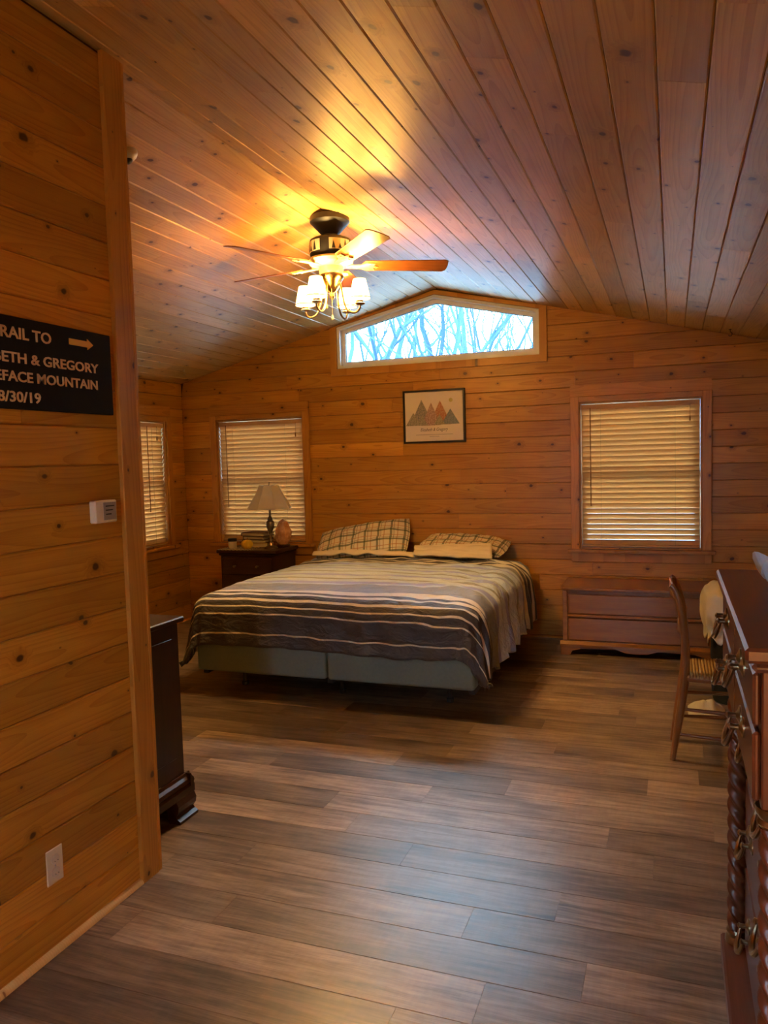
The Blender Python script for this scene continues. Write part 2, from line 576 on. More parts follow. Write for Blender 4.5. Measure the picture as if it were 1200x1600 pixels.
def plaid_mat():
    t = NT('plaid_cotton')
    uv = t.n('ShaderNodeUVMap').outputs[0]
    u, v, _ = t.sep(uv)
    base = (0.74, 0.64, 0.42)
    c = base
    def band(x, period, start, width):
        f = t.math('FRACT', t.math('DIVIDE', t.math('ADD', x, 50 * period), period))
        return t.math('MULTIPLY', t.math('GREATER_THAN', f, start), t.math('LESS_THAN', f, start + width))
    for x in (u, v):
        c = t.mix(t.math('MULTIPLY', band(x, 0.115, 0.10, 0.16), 0.72), c, (0.06, 0.075, 0.035))
        c = t.mix(t.math('MULTIPLY', band(x, 0.115, 0.36, 0.05), 0.6), c, (0.10, 0.08, 0.05))
        c = t.mix(t.math('MULTIPLY', band(x, 0.115, 0.62, 0.08), 0.6), c, (0.46, 0.17, 0.05))
    t.bsdf(color=c, rough=0.9, spec=0.2)
    cr = t.noise(t.comb(t.math('MULTIPLY', u, 14.0), t.math('MULTIPLY', v, 10.0), 0.0), 1.0, 3, 0.6, 0.5)
    t.bump(cr, 0.4, 0.02)


plaid_mat()


def print_mat(name, c1, c2, scale=90):
    t = NT(name)
    f = t.noise(t.coords(), scale, 3, 0.7)
    t.bsdf(color=t.ramp(f, [(0.40, c1), (0.60, c2)]), rough=0.7)


print_mat('map_grey', (0.16, 0.17, 0.13), (0.42, 0.36, 0.28))
print_mat('map_rose', (0.30, 0.16, 0.11), (0.58, 0.42, 0.32))
print_mat('map_orange', (0.42, 0.10, 0.04), (0.52, 0.36, 0.18))
print_mat('map_olive', (0.22, 0.22, 0.13), (0.46, 0.40, 0.26))
print_mat('map_blue', (0.16, 0.20, 0.21), (0.30, 0.33, 0.32))
plain('sun_yellow', (0.62, 0.55, 0.18), 0.8)


def runner_mat():
    t = NT('lattice_runner')
    X, Y, Z = t.sep(t.coords())
    a = t.math('FRACT', t.math('MULTIPLY', t.math('ADD', t.math('ADD', X, Y), 5.0), 26.0))
    b = t.math('FRACT', t.math('MULTIPLY', t.math('ADD', t.math('SUBTRACT', X, Y), 5.0), 26.0))
    la = t.math('LESS_THAN', a, 0.34); lb = t.math('LESS_THAN', b, 0.34)
    t.bsdf(color=t.mix(t.math('MAXIMUM', la, lb), (0.10, 0.08, 0.06), (0.55, 0.48, 0.36)), rough=0.8)


runner_mat()
mottled('hazed_bark', (0.010, 0.030, 0.068), (0.022, 0.060, 0.125), 6, 0.95, 0.3)  # blue haze cast is put into the trunk colour
mottled('winter_ground', (0.26, 0.29, 0.30), (0.36, 0.38, 0.38), 0.8, 0.95)
mottled('hill_wood', (0.03, 0.075, 0.14), (0.06, 0.12, 0.19), 0.9, 0.95)  # same blue haze tint as the trees
plain('outer_wall', (0.35, 0.33, 0.30), 0.9)


# ------------------------------------------------------------------ boards
def board(name, parent, origin, ux, uy, L, w, mat, x0=(0, 0), x1=None, t=0.018, ch=0.0045, gap=0.0006):
    """A tongue-and-groove board. origin: world point at its lower-left face corner, ux along, uy across, normal ux x uy faces the room.
    x0/x1: (at uy=0, at uy=w) end positions along ux."""
    ux = Vector(ux).normalized(); uy = Vector(uy).normalized(); uz = ux.cross(uy)
    if x1 is None: x1 = (L, L)
    g = gap
    prof = [(g, -ch), (ch + g, 0), (w - ch - g, 0), (w - g, -ch), (w - g, -t), (g, -t)]
    xm = (x0[0] + x0[1] + x1[0] + x1[1]) / 4
    vs_ = []
    for xa in (x0, x1):
        for y, z in prof:
            vs_.append((xa[0] + (xa[1] - xa[0]) * y / w - xm, y - w / 2, z))
    fs = [(0, 1, 2, 3, 4, 5), (11, 10, 9, 8, 7, 6)] + [(i, (i + 1) % 6 + 0 if False else (i + 1) % 6, 6 + (i + 1) % 6, 6 + i) for i in range(6)]
    me = bpy.data.meshes.new(name)
    me.from_pydata(vs_, [], [tuple(reversed(f)) for f in fs])
    me.update()
    me.materials.append(MATS[mat])
    o = bpy.data.objects.new(name, me)
    COL.objects.link(o)
    rot = Matrix((ux, uy, uz)).transposed()
    orient(o, parent, Vector(origin) + ux * xm + uy * (w / 2), rot)
    return o


def cuts(a, b, lo, hi, rng):
    """cut points for butt joints in a run of boards"""
    out = [a]; x = a + rng.uniform(0.6, hi)
    while x < b - 0.5:
        out.append(x); x += rng.uniform(lo, hi)
    return out + [b]


# ------------------------------------------------------------------ the shell
T = 0.02
OPEN = {2: (-4.17, -3.235, 0.775, 1.965), 4: (-0.72, 0.218, 0.76, 1.965)}
TR = dict(x0=-2.862, x1=-1.032, z0=2.377, ze=2.752, xa=-1.932, za=2.957)   # transom rough opening
W3 = (5.32, 6.262, 0.775, 1.965)    # left-wall window, y0 y1 z0 z1

# walls are thin solid sheets behind the boards
def sheet_rects(name, axis, pos, thick, rects, mat='backing'):
    m = MB()
    for a0, a1, z0, z1 in rects:
        if axis == 'y': m.box(a0, a1, min(pos, pos + thick), max(pos, pos + thick), z0, z1)
        else: m.box(min(pos, pos + thick), max(pos, pos + thick), a0, a1, z0, z1)
    return m.build(name, mat, kind='structure', origin=(0, 0, 0))


def gable_poly(x0, x1, z0):
    """polygon under the ceiling between two x, from z0 up"""
    p = [(x0, z0), (x1, z0), (x1, ceil_z(x1) + 0.03)]
    if x0 < RIDGE_X < x1: p.append((RIDGE_X, RIDGE_Z + 0.03))
    p.append((x0, ceil_z(x0) + 0.03))
    return p


m = MB()
yb0, yb1 = BACK_Y + T, BACK_Y + T + 0.10
o2, o4 = OPEN[2], OPEN[4]
xl, xr = LEFT_X - 0.12, RIGHT_X + 0.12
zt = 2.02
for a0, a1, z0, z1 in [(xl, o2[0], 0, zt), (o2[0], o2[1], 0, o2[2]), (o2[0], o2[1], o2[3], zt), (o2[1], o4[0], 0, zt), (o4[0], o4[1], 0, o4[2]), (o4[0], o4[1], o4[3], zt), (o4[1], xr, 0, zt)]:
    m.box(a0, a1, yb0, yb1, z0, z1)
for poly in (gable_poly(xl, TR['x0'], zt), [(TR['x0'], zt), (TR['x1'], zt), (TR['x1'], TR['z0']), (TR['x0'], TR['z0'])], gable_poly(TR['x1'], xr, zt),
             [(TR['x0'], TR['ze']), (TR['xa'], TR['za']), (RIDGE_X, RIDGE_Z + .03), (TR['x0'], ceil_z(TR['x0']) + .03)],
             [(TR['xa'], TR['za']), (TR['x1'], TR['ze']), (TR['x1'], ceil_z(TR['x1']) + .03), (RIDGE_X, RIDGE_Z + .03)]):
    m.prism(poly, 'y', yb0, yb1)
wall_back = m.build('wall_back', 'backing', kind='structure', origin=(0, 0, 0))

hl = 2.42
wall_left = sheet_rects('wall_left', 'x', LEFT_X - T, -0.10, [(HALL_END - 0.1, W3[0], 0, hl), (W3[0], W3[1], 0, W3[2]), (W3[0], W3[1], W3[3], hl), (W3[1], BACK_Y + 0.1, 0, hl)])
wall_right = sheet_rects('wall_right', 'x', RIGHT_X + T, 0.10, [(ENTRY_Y - 0.1, BACK_Y + 0.1, 0, hl)])
wall_hall = MB().box(HALL_X - 0.10, HALL_X - T, ENTRY_Y, HALL_END - T, 0, ceil_z(HALL_X) + 0.01).build('wall_hall', 'backing', kind='structure', origin=(0, 0, 0))
wall_return = MB().prism(gable_poly(LEFT_X, HALL_X - 0.10, 0), 'y', HALL_END - T - 0.09, HALL_END - T).build('wall_return', 'backing', kind='structure', origin=(0, 0, 0))
FILL_WIN = (-0.95, -0.42, 1.0, 1.95)    # unseen window added behind the viewer for cool fill, x0 x1 z0 z1
m = MB()
for poly in (gable_poly(HALL_X - .1, FILL_WIN[0], 0), gable_poly(FILL_WIN[1], RIGHT_X + .1, 0), [(FILL_WIN[0], 0), (FILL_WIN[1], 0), (FILL_WIN[1], FILL_WIN[2]), (FILL_WIN[0], FILL_WIN[2])], gable_poly(FILL_WIN[0], FILL_WIN[1], FILL_WIN[3])):
    m.prism(poly, 'y', ENTRY_Y - 0.12, ENTRY_Y - T)
wall_entry = m.build('wall_entry', 'backing', kind='structure', origin=(0, 0, 0))
floor = MB().box(LEFT_X - 0.12, RIGHT_X + 0.12, ENTRY_Y - 0.1, BACK_Y + 0.12, -0.16, -0.012).build('floor', 'subfloor', kind='structure', origin=(0, 0, 0))
m = MB()
for xa, xb in ((LEFT_X - 0.12, RIDGE_X), (RIDGE_X, RIGHT_X + 0.12)):
    za, zb = ceil_z(xa), ceil_z(xb)
    m.prism([(xa, za + T), (xb, zb + T), (xb, zb + 0.2), (xa, za + 0.2)], 'y', ENTRY_Y - 0.1, BACK_Y + 0.12)
ceiling = m.build('ceiling', 'backing', kind='structure', origin=(0, 0, 0))

# --- ceiling boards, running along y
rg = random.Random(3)
for side in (1, -1):
    half = (RIGHT_X - RIDGE_X) if side > 0 else (RIDGE_X - LEFT_X)
    ln = sqrt(1 + PITCH ** 2)
    total = half * ln
    s = 0.0; first = 0.098 if side > 0 else 0.11
    while s < total - 0.01:
        w = min(first if s == 0 else BW + 0.001, total - s)
        xa = RIDGE_X + side * s / ln
        xb = RIDGE_X + side * (s + w) / ln
        y_start = ENTRY_Y if side > 0 or xb > HALL_X - 0.12 else HALL_END
        cs = cuts(y_start, BACK_Y, 1.4, 3.6, rg)
        for c0, c1 in zip(cs, cs[1:]):
            if side > 0:   # normal must face down: ux x uy = -z ; uy goes outwards (+x, down)
                # ux = -y so that (-y) x (+x) = +z ... choose ux=+y, uy=+x -> y x x = -z
                board('ceiling_board', ceiling, (xa, c0, ceil_z(xa)), (0, 1, 0), (1, 0, -PITCH), c1 - c0 - 0.001, w, 'pine_ceiling')
            else:
                # ux=+y, uy must point +x : start at the outer edge
                board('ceiling_board', ceiling, (xb, c0, ceil_z(xb)), (0, 1, 0), (1, 0, PITCH), c1 - c0 - 0.001, w, 'pine_ceiling')
        s += w

# --- back wall boards, running along x; normal -y : ux=+x, uy=+z -> x cross z = -y
Z_OFF = 0.018
nrow = int((RIDGE_Z + 0.1) / BW) + 1
for k in range(nrow):
    z0 = Z_OFF + (k - 1) * BW; z1 = z0 + BW
    if z0 < 0: z0 = 0.0
    zm = (z0 + z1) / 2
    if z0 >= RIDGE_Z - 0.02: break
    def lim(z, side):
        if side < 0: return max(LEFT_X, RIDGE_X - max(RIDGE_Z - z, 0) / PITCH)
        return min(RIGHT_X, RIDGE_X + max(RIDGE_Z - z, 0) / PITCH)
    zz1 = min(z1, RIDGE_Z - 0.004)
    runs = [((lim(z0, -1), lim(zz1, -1)), (lim(z0, 1), lim(zz1, 1)))]
    holes = []
    for o_ in (o2, o4):
        if z1 > o_[2] + 0.005 and z0 < o_[3] - 0.005: holes.append((o_[0] - 0.004, o_[1] + 0.004))
    if z1 > TR['z0'] - 0.005: holes.append((TR['x0'] - 0.004, TR['x1'] + 0.004))
    for h0, h1 in sorted(holes):
        a, b = runs.pop()
        runs.append((a, (h0, h0))); runs.append(((h1, h1), b))
    for a, b in runs:
        if b[0] - a[0] < 0.05: continue
        if b[1] < a[1] + 0.01: b = (b[0], a[1] + 0.01)
        lo = max(a); hi = min(b)
        cs = cuts(lo, hi, 0.9, 2.6, rg) if hi - lo > 1.6 else [lo, hi]
        for i, (c0, c1) in enumerate(zip(cs, cs[1:])):
            x0 = a if i == 0 else (c0, c0)
            x1 = b if i == len(cs) - 2 else (c1 - 0.001, c1 - 0.001)
            board('wall_board', wall_back, (0, BACK_Y, z0), (1, 0, 0), (0, 0, 1), 0, zz1 - z0, 'pine_wall', x0, x1)


def wall_rows(parent, origin, ux, length, top, mat='pine_wall', holes=(), zoff=Z_OFF, seed=1, cutmin=1.2):
    rr = random.Random(seed)
    k = 0
    while True:
        z0 = max(zoff + (k - 1) * BW, 0); z1 = zoff + k * BW
        k += 1
        if z0 >= top - 0.02: break
        z1 = min(z1, top)
        runs = [(0.0, length)]
        for h0, h1, hz0, hz1 in holes:
            if z1 > hz0 + 0.005 and z0 < hz1 - 0.005:
                a, b = runs.pop(); runs += [(a, h0), (h1, b)]
        for a, b in runs:
            if b - a < 0.03: continue
            cs = cuts(a, b, cutmin, 3.2, rr) if b - a > 1.8 else [a, b]
            for c0, c1 in zip(cs, cs[1:]):
                board('wall_board', parent, Vector(origin) + Vector((0, 0, z0)), ux, (0, 0, 1), 0, z1 - z0, mat, (c0, c0), (c1 - .001, c1 - .001))


# left wall faces +x: ux=+y, uy=+z -> y cross z = +x
wall_rows(wall_left, (LEFT_X, HALL_END, 0), (0, 1, 0), BACK_Y - HALL_END, ceil_z(LEFT_X), holes=[(W3[0] - HALL_END, W3[1] - HALL_END, W3[2], W3[3])], seed=5)
# right wall faces -x: ux=-y
wall_rows(wall_right, (RIGHT_X, BACK_Y, 0), (0, -1, 0), BACK_Y - ENTRY_Y, ceil_z(RIGHT_X), seed=6)
# hall partition faces +x
wall_rows(wall_hall, (HALL_X, ENTRY_Y, 0), (0, 1, 0), HALL_END - ENTRY_Y, ceil_z(HALL_X), seed=14, zoff=0.003, cutmin=2.2)
# return wall faces +y: ux=-x ; (-x) cross z = +y
wall_rows(wall_return, (HALL_X - 0.004, HALL_END, 0), (-1, 0, 0), HALL_X - 0.004 - LEFT_X, 2.36, seed=8)
# entry wall behind the camera faces +y
wall_rows(wall_entry, (RIGHT_X, ENTRY_Y, 0), (-1, 0, 0), RIGHT_X - HALL_X, 2.38, seed=9, holes=[(RIGHT_X - FILL_WIN[1], RIGHT_X - FILL_WIN[0], FILL_WIN[2], FILL_WIN[3])])

# --- floor planks, running along x
PW = 0.181
yy = ENTRY_Y; k = 0
rg2 = random.Random(21)
while yy < BACK_Y - 0.01:
    w = min(PW, BACK_Y - yy)
    xa = LEFT_X if yy + w > HALL_END else HALL_X
    x = xa - rg2.uniform(0.05, 1.1)
    while x < RIGHT_X:
        c0, c1 = max(x, xa), min(x + 1.22, RIGHT_X)
        if c1 - c0 > 0.02:
            board('floor_plank', floor, (0, yy, 0), (1, 0, 0), (0, 1, 0), 0, w, 'vinyl_plank', (c0, c0), (c1 - .0008, c1 - .0008), t=0.012, ch=0.0014, gap=0.0002)
        x += 1.22
    yy += w; k += 1

# --- corner trim on the end of the partition
ct = root('trim_1', (HALL_X, HALL_END, 0), kind='structure')
MB().cbox(HALL_X - 0.115, HALL_X + 0.018, HALL_END + 0.0005, HALL_END + 0.018, 0.0, ceil_z(HALL_X) - 0.004, 0.003).build('corner_board', 'pine_trim_z' if False else 'pine_trim', ct)
fb = board('corner_board', ct, (HALL_X + 0.018, HALL_END - 0.095, 0.0), (0, 0, 1), (0, -1, 0), 0, 0.095, 'pine_trim', (0, 0), (ceil_z(HALL_X) - 0.006,) * 2, t=0.0175, ch=0.003)
fb.matrix_basis = fb.matrix_basis  # keep
# the board helper faces ux x uy = z cross -y = +x ; shift so it covers y up to the wall end
fb.location.y = (HALL_END - 0.0475) - HALL_END


# --- quarter-round mouldings
def quarter(name, p0, p1, nrm, mat='pine_trim', r=0.019):
    p0 = Vector(p0); p1 = Vector(p1); nrm = Vector(nrm)
    m_ = MB(); pts = [(0, 0)] + [(r * cos(a), r * sin(a)) for a in [pi / 2 * i / 5 for i in range(6)]]
    n = len(pts); vs_ = []
    for q in (p0, p1):
        for a, b in pts: vs_.append(q + nrm * a + Vector((0, 0, b)))
    fs = [tuple(range(n)), tuple(range(n, 2 * n))[::-1]] + [(i, (i + 1) % n, n + (i + 1) % n, n + i) for i in range(n)]
    m_.add(vs_, fs)
    return m_.build(name, mat, kind='structure', smooth='auto')


quarter('baseboard_hall', (HALL_X + .0004, ENTRY_Y, 0.0005), (HALL_X + .0004, HALL_END - 0.096, 0.0005), (1, 0, 0), 'pine_light')
quarter('baseboard_back', (LEFT_X + .001, BACK_Y - .0004, 0.0005), (RIGHT_X - .001, BACK_Y - .0004, 0.0005), (0, -1, 0))
quarter('baseboard_left', (LEFT_X + .0004, HALL_END + .02, 0.0005), (LEFT_X + .0004, BACK_Y - .02, 0.0005), (1, 0, 0))
quarter('baseboard_right', (RIGHT_X - .0004, ENTRY_Y + .02, 0.0005), (RIGHT_X - .0004, BACK_Y - .02, 0.0005), (-1, 0, 0))
quarter('baseboard_return', (LEFT_X + .02, HALL_END + .0004, 0.0005), (HALL_X - .12, HALL_END + .0004, 0.0005), (0, 1, 0))


# ------------------------------------------------------------------ windows
def trim_board(parent, name, origin, ux, uy, L, w, t=0.018, x0=None, x1=None, mat='pine_trim'):
    """origin on the wall face; board stands proud of it by t"""
    ux = Vector(ux).normalized(); uy = Vector(uy).normalized(); n = ux.cross(uy)
    return board(name, parent, Vector(origin) + n * (t + 0.0004), ux, uy, 0, w, mat, x0 or (0, 0), x1 or (L, L), t=t, ch=0.003, gap=0)


def rect_window(name, O, ux, n, x0, x1, z0, z1):
    """window in a wall: O wall origin, ux along the wall (to the viewer's right), n normal into the room; x0..x1 measured along ux"""
    O = Vector(O); ux = Vector(ux); n = Vector(n); up = Vector((0, 0, 1))
    P = lambda a, d, z: O + ux * a + n * d + up * z
    r = root(name, P((x0 + x1) / 2, 0, z0), kind='structure')
    cw = 0.068
    # casing: two sides, head board, stool (sill) and apron
    trim_board(r, 'casing', P(x0, 0, z0), up, -ux, z1 - z0 + 0.045, cw)
    trim_board(r, 'casing', P(x1 + cw, 0, z0), up, -ux, z1 - z0 + 0.045, cw)
    trim_board(r, 'head_casing', P(x0, 0, z1), ux, up, x1 - x0, 0.045)
    trim_board(r, 'head_board', P(x0 - cw, 0, z1 + 0.0455), ux, up, x1 - x0 + 2 * cw, 0.098, t=0.012)
    def bx(nm, a0, a1, d0, d1, c0, c1, mat, c=0.003):
        m_ = MB().cbox(a0, a1, d0, d1, c0, c1, c)
        m_.v = [tuple(P(p[0], p[1], p[2])) for p in m_.v]
        return m_.build(nm, mat, r)
    bx('sill', x0 - cw - 0.03, x1 + cw + 0.03, 0.0005, 0.045, z0 - 0.030, z0 - 0.002, 'pine_trim')
    bx('apron', x0 - cw, x1 + cw, 0.0005, 0.018, z0 - 0.105, z0 - 0.031, 'pine_trim')
    # jamb lining
    jd = -0.12
    bx('jamb', x0 + 0.0005, x0 + 0.012, jd, 0.0, z0 + 0.0005, z1 - 0.0005, 'pine_trim', 0.001)
    bx('jamb', x1 - 0.012, x1 - 0.0005, jd, 0.0, z0 + 0.0005, z1 - 0.0005, 'pine_trim', 0.001)
    bx('jamb', x0 + 0.0125, x1 - 0.0125, jd, 0.0, z1 - 0.012, z1 - 0.0005, 'pine_trim', 0.001)
    bx('jamb', x0 + 0.0125, x1 - 0.0125, jd, 0.0, z0 + 0.0005, z0 + 0.012, 'pine_trim', 0.001)
    # white sashes and panes
    zc = (z0 + z1) / 2
    for s_, (za, zb, d) in enumerate(((z0 + .013, zc + .018, -0.085), (zc - .018, z1 - .013, -0.112))):
        xa, xb = x0 + .013, x1 - .013
        fr = MB()
        for q in ((xa, xa + .04, za, zb), (xb - .04, xb, za, zb), (xa + .04, xb - .04, za, za + .035), (xa + .04, xb - .04, zb - .035, zb)):
            fr.box(q[0], q[1], d - .012, d + .012, q[2], q[3])
        fr.v = [tuple(P(*(p[0], p[1], p[2]))) for p in fr.v]
        so = fr.build('sash', 'vinyl_white', r)
        gp = MB().box(xa + .04, xb - .04, d - .003, d + .003, za + .035, zb - .035)
        gp.v = [tuple(P(*p)) for p in gp.v]
        gp.build('pane', 'window_glass', so)
    return r


W2 = rect_window('window_2', (0, BACK_Y, 0), (1, 0, 0), (0, -1, 0), *o2)
W4 = rect_window('window_4', (0, BACK_Y, 0), (1, 0, 0), (0, -1, 0), *o4)
W3o = rect_window('window_3', (LEFT_X, 0, 0), (0, 1, 0), (1, 0, 0), *W3)

fill_win_o = rect_window('fill_window', (0, ENTRY_Y, 0), (-1, 0, 0), (0, 1, 0), -FILL_WIN[1], -FILL_WIN[0], FILL_WIN[2], FILL_WIN[3])  # added out of view as a cool fill source


def blind(label, O, ux, n, x0, x1, z0, z1, wand_at, lift_at, tilt_deg=60):
    O = Vector(O); ux = Vector(ux); n = Vector(n); up = Vector((0, 0, 1))
    P = lambda a, d, z: tuple(O + ux * a + n * d + up * z)
    xa, xb = x0 + 0.017, x1 - 0.018
    d0 = -0.036
    r = root('window_blind', P((x0 + x1) / 2, d0, z0 + 0.02), label, 'blind', 'wooden window blinds')
    def mk(m_, nm, mat, parent=r, **kw):
        m_.v = [P(*p) for p in m_.v]
        return m_.build(nm, mat, parent, **kw)
    mk(MB().cbox(xa, xb, d0 - .022, d0 + .024, z1 - .060, z1 - .021, .002), 'headrail', 'blind_slat')
    mk(MB().cbox(xa, xb, d0 - .020, d0 + .020, z0 + .018, z0 + .034, .003), 'bottom_rail', 'blind_slat')
    zlo, zhi = z0 + .056, z1 - .079; n_s = round((zhi - zlo) / .0425); tilt = radians(tilt_deg)
    for k_ in range(n_s + 1):
        zz = zlo + (zhi - zlo) * k_ / n_s
        # a shallow curved slat, inner edge up
        tl = tilt + random.uniform(-.03, .03)
        secs = []
        for q in (-1, -.33, .33, 1):
            a = q * 0.025; b = 0.0022 * (1 - q * q)
            secs.append((a * cos(tl) - b * sin(tl), a * sin(tl) + b * cos(tl)))
        th = 0.0026
        poly = secs + [(p[0] + th * sin(tl), p[1] - th * cos(tl)) for p in reversed(secs)]
        mm = MB().prism([(d0 + p[0], zz + p[1]) for p in poly], 'x', xa, xb)
        mk(mm, 'slat', 'blind_slat')
    for fx in (0.17, 0.80):
        x = xa + (xb - xa) * fx
        mk(MB().tube([(x, d0 + .024, z0 + .03), (x, d0 + .024, z1 - .06)], .0012, 5), 'ladder_cord', 'book_tan')
    if wand_at:
        x = xa + (xb - xa) * wand_at
        mk(MB().tube([(x, d0 + .030, z1 - .05), (x, d0 + .030, z1 - .05 - .80)], .0042, 8), 'wand', 'cedar')
    if lift_at:
        x = xa + (xb - xa) * lift_at
        mk(MB().tube([(x, d0 + .030, z1 - .05), (x, d0 + .030, z1 - .15)], .0015, 5).lathe([(.003, 0), (.007, .006), (.006, .03), (.002, .04)], (x, d0 + .030, z1 - .185), 8), 'lift_tassel', 'cedar')
    return r


blind('closed tan slatted blind in the back-wall window right of the bed, over the low chest', (0, BACK_Y, 0), (1, 0, 0), (0, -1, 0), *o4, 0.08, 0.92)
blind('tan slatted blind in the back-wall window behind the bedside lamp', (0, BACK_Y, 0), (1, 0, 0), (0, -1, 0), *o2, 0.09, 0.93)
blind('tan slatted blind in the side-wall window half hidden by the partition post', (LEFT_X, 0, 0), (0, 1, 0), (1, 0, 0), *W3, 0.72, 0.88, 66)

# --- transom
w1 = root('window_1', (TR['xa'], BACK_Y, TR['z0']), kind='structure')
def inset(poly, d):
    """inset a convex ccw polygon"""
    out = []; n = len(poly)
    for i in range(n):
        p0, p1, p2 = Vector(poly[i - 1]), Vector(poly[i]), Vector(poly[(i + 1) % n])
        e1 = (p1 - p0).normalized(); e2 = (p2 - p1).normalized()
        n1 = Vector((-e1.y, e1.x)); n2 = Vector((-e2.y, e2.x))
        b = (n1 + n2).normalized()
        out.append(tuple(p1 + b * (d / max(b.dot(n1), .2))))
    return out


tp = [(TR['x0'], TR['z0']), (TR['x1'], TR['z0']), (TR['x1'], TR['ze']), (TR['xa'], TR['za']), (TR['x0'], TR['ze'])]


def ring_strip(m_, pa, pb, ya, yb, i):
    """one mitred side of a frame between two polygons"""
    n = len(pa); j = (i + 1) % n
    q = [pa[i], pa[j], pb[j], pb[i]]
    m_.prism(q, 'y', ya, yb)


co = inset(tp, -0.062)
# the outer casing follows the ceiling
co[2] = (co[2][0], min(co[2][1], ceil_z(co[2][0]) - .003)); co[4] = (co[4][0], min(co[4][1], ceil_z(co[4][0]) - .003)); co[3] = (TR['xa'] + .01, min(co[3][1], RIDGE_Z - .012))
for i in range(5):
    m_ = MB(); ring_strip(m_, co, tp, BACK_Y - .0185, BACK_Y - .0005, i)
    m_.build('casing', 'pine_trim', w1)
f1, f2, f3 = inset(tp, 0.002), inset(tp, 0.030), inset(tp, 0.062)
for i in range(5):
    m_ = MB(); ring_strip(m_, f1, f2, BACK_Y - .004, BACK_Y + .115, i); m_.build('window_frame', 'vinyl_white', w1)
m_ = MB()
for i in range(5): ring_strip(m_, inset(tp, .0305), f3, BACK_Y + .055, BACK_Y + .105, i)
sash = m_.build('sash', 'vinyl_white', w1)
m_ = MB()
for i in range(5): ring_strip(m_, f3, inset(tp, .066), BACK_Y + .066, BACK_Y + .094, i)
m_.build('gasket', 'black_paint', sash)
MB().prism(inset(tp, .063), 'y', BACK_Y + .078, BACK_Y + .082).build('pane', 'window_glass', sash)

# ------------------------------------------------------------------ ceiling fan
FX, FY = -1.9, 4.3
fan = root('ceiling_fan', (FX, FY, 2.5), 'black and brass ceiling fan with five wooden blades and four lit shades', 'ceiling fan')
C = (FX, FY, 0)
MB().lathe([(.118, 2.985), (.118, 2.955), (.112, 2.948), (.056, 2.888), (.046, 2.880), (.044, 2.86)], C, 28).build('canopy', 'black_metal', fan, smooth='auto')
motor = MB().lathe([(.05, 2.862), (.105, 2.858), (.122, 2.848), (.124, 2.84), (.124, 2.765), (.118, 2.752), (.09, 2.748)], C, 32).build('motor_housing', 'black_metal', fan, smooth='auto')
# scenic band: cream panels with dark pines on the housing
for k in range(4):
    a0 = radians(200 + 90 * k); pts = []
    mm = MB(); nseg = 8
    for i in range(nseg):
        aa, ab = a0 + radians(64) * i / nseg, a0 + radians(64) * (i + 1) / nseg
        q = [(FX + rr_ * cos(t_a), FY + rr_ * sin(t_a), z) for t_a in (aa, ab) for rr_ in (.1243, .1262) for z in (2.772, 2.835)]
        mm.add(q, [(0, 1, 3, 2), (4, 6, 7, 5), (2, 3, 7, 6), (0, 4, 5, 1), (1, 5, 7, 3), (0, 2, 6, 4)])
    p_ = mm.build('scenic_panel', 'cream_metal', motor)
    for j, (da, h) in enumerate(((12, .046), (30, .03), (47, .056))):
        ac = a0 + radians(da); R_ = .1270; ws = .011
        tri = [(-ws, 2.776), (ws, 2.776), (0, 2.776 + h)]
        tv = []
        for rr_ in (.1262, R_ + .0008):
            for (s_, z) in tri:
                tv.append((FX + rr_ * cos(ac) - s_ * sin(ac), FY + rr_ * sin(ac) + s_ * cos(ac), z))
        MB().add(tv, [(0, 1, 2), (3, 5, 4), (0, 3, 4, 1), (1, 4, 5, 2), (2, 5, 3, 0)]).build('pine_silhouette', 'black_metal', motor)
MB().lathe([(.085, 2.748), (.128, 2.742), (.134, 2.73), (.128, 2.712), (.10, 2.70), (.075, 2.694)], C, 32).build('flywheel_cover', 'cream_metal', fan, smooth='auto')
MB().lathe([(.072, 2.694), (.072, 2.660), (.066, 2.652)], C, 24).build('switch_housing', 'cream_metal', fan, smooth='auto')
MB().lathe([(.060, 2.653), (.074, 2.645), (.074, 2.628), (.062, 2.612), (.048, 2.585), (.030, 2.558), (.014, 2.545), (.012, 2.530), (.016, 2.522), (.006, 2.505)], C, 24).build('light_fitter', 'brass', fan, smooth='auto')
BL_Z = 2.705
for k in range(5):
    a = radians(27 + 72 * k)
    R = Matrix.Rotation(a, 3, 'Z')
    Pt = R @ Matrix.Rotation(radians(-13), 3, 'X')
    # blade outline in local x (radial), y
    L0, L1, wa, wb = .205, .705, .058, .072
    poly = [(L0, -wa), (L1 - .025, -wb), (L1 - .006, -wb + .016), (L1, 0), (L1 - .006, wb - .016), (L1 - .025, wb), (L0, wa), (L0 - .018, wa * .5), (L0 - .018, -wa * .5)]
    mm = MB().prism(poly, 'z', -.003, .003)
    mm.build('blade', 'blade_wood', fan, at=(FX, FY, BL_Z), rot=Pt, bevel=.0015)
    # cast bracket
    mm = MB().prism([(.10, -.016), (.175, -.020), (.215, -.046), (.262, -.040), (.252, -.012), (.285, 0), (.252, .012), (.262, .040), (.215, .046), (.175, .020), (.10, .016)], 'z', -.012, -.0035)
    mm.prism([(.085, -.014), (.13, -.014), (.13, .014), (.085, .014)], 'z', -.012, .012)
    for (bx_, by_) in ((.232, -.026), (.232, .026), (.268, 0)):
        mm.lathe([(.006, -.0155), (.006, -.012)], (bx_, by_, 0), 8)
    mm.build('blade_bracket', 'cream_metal', fan, at=(FX, FY, BL_Z), rot=Pt, bevel=.002)
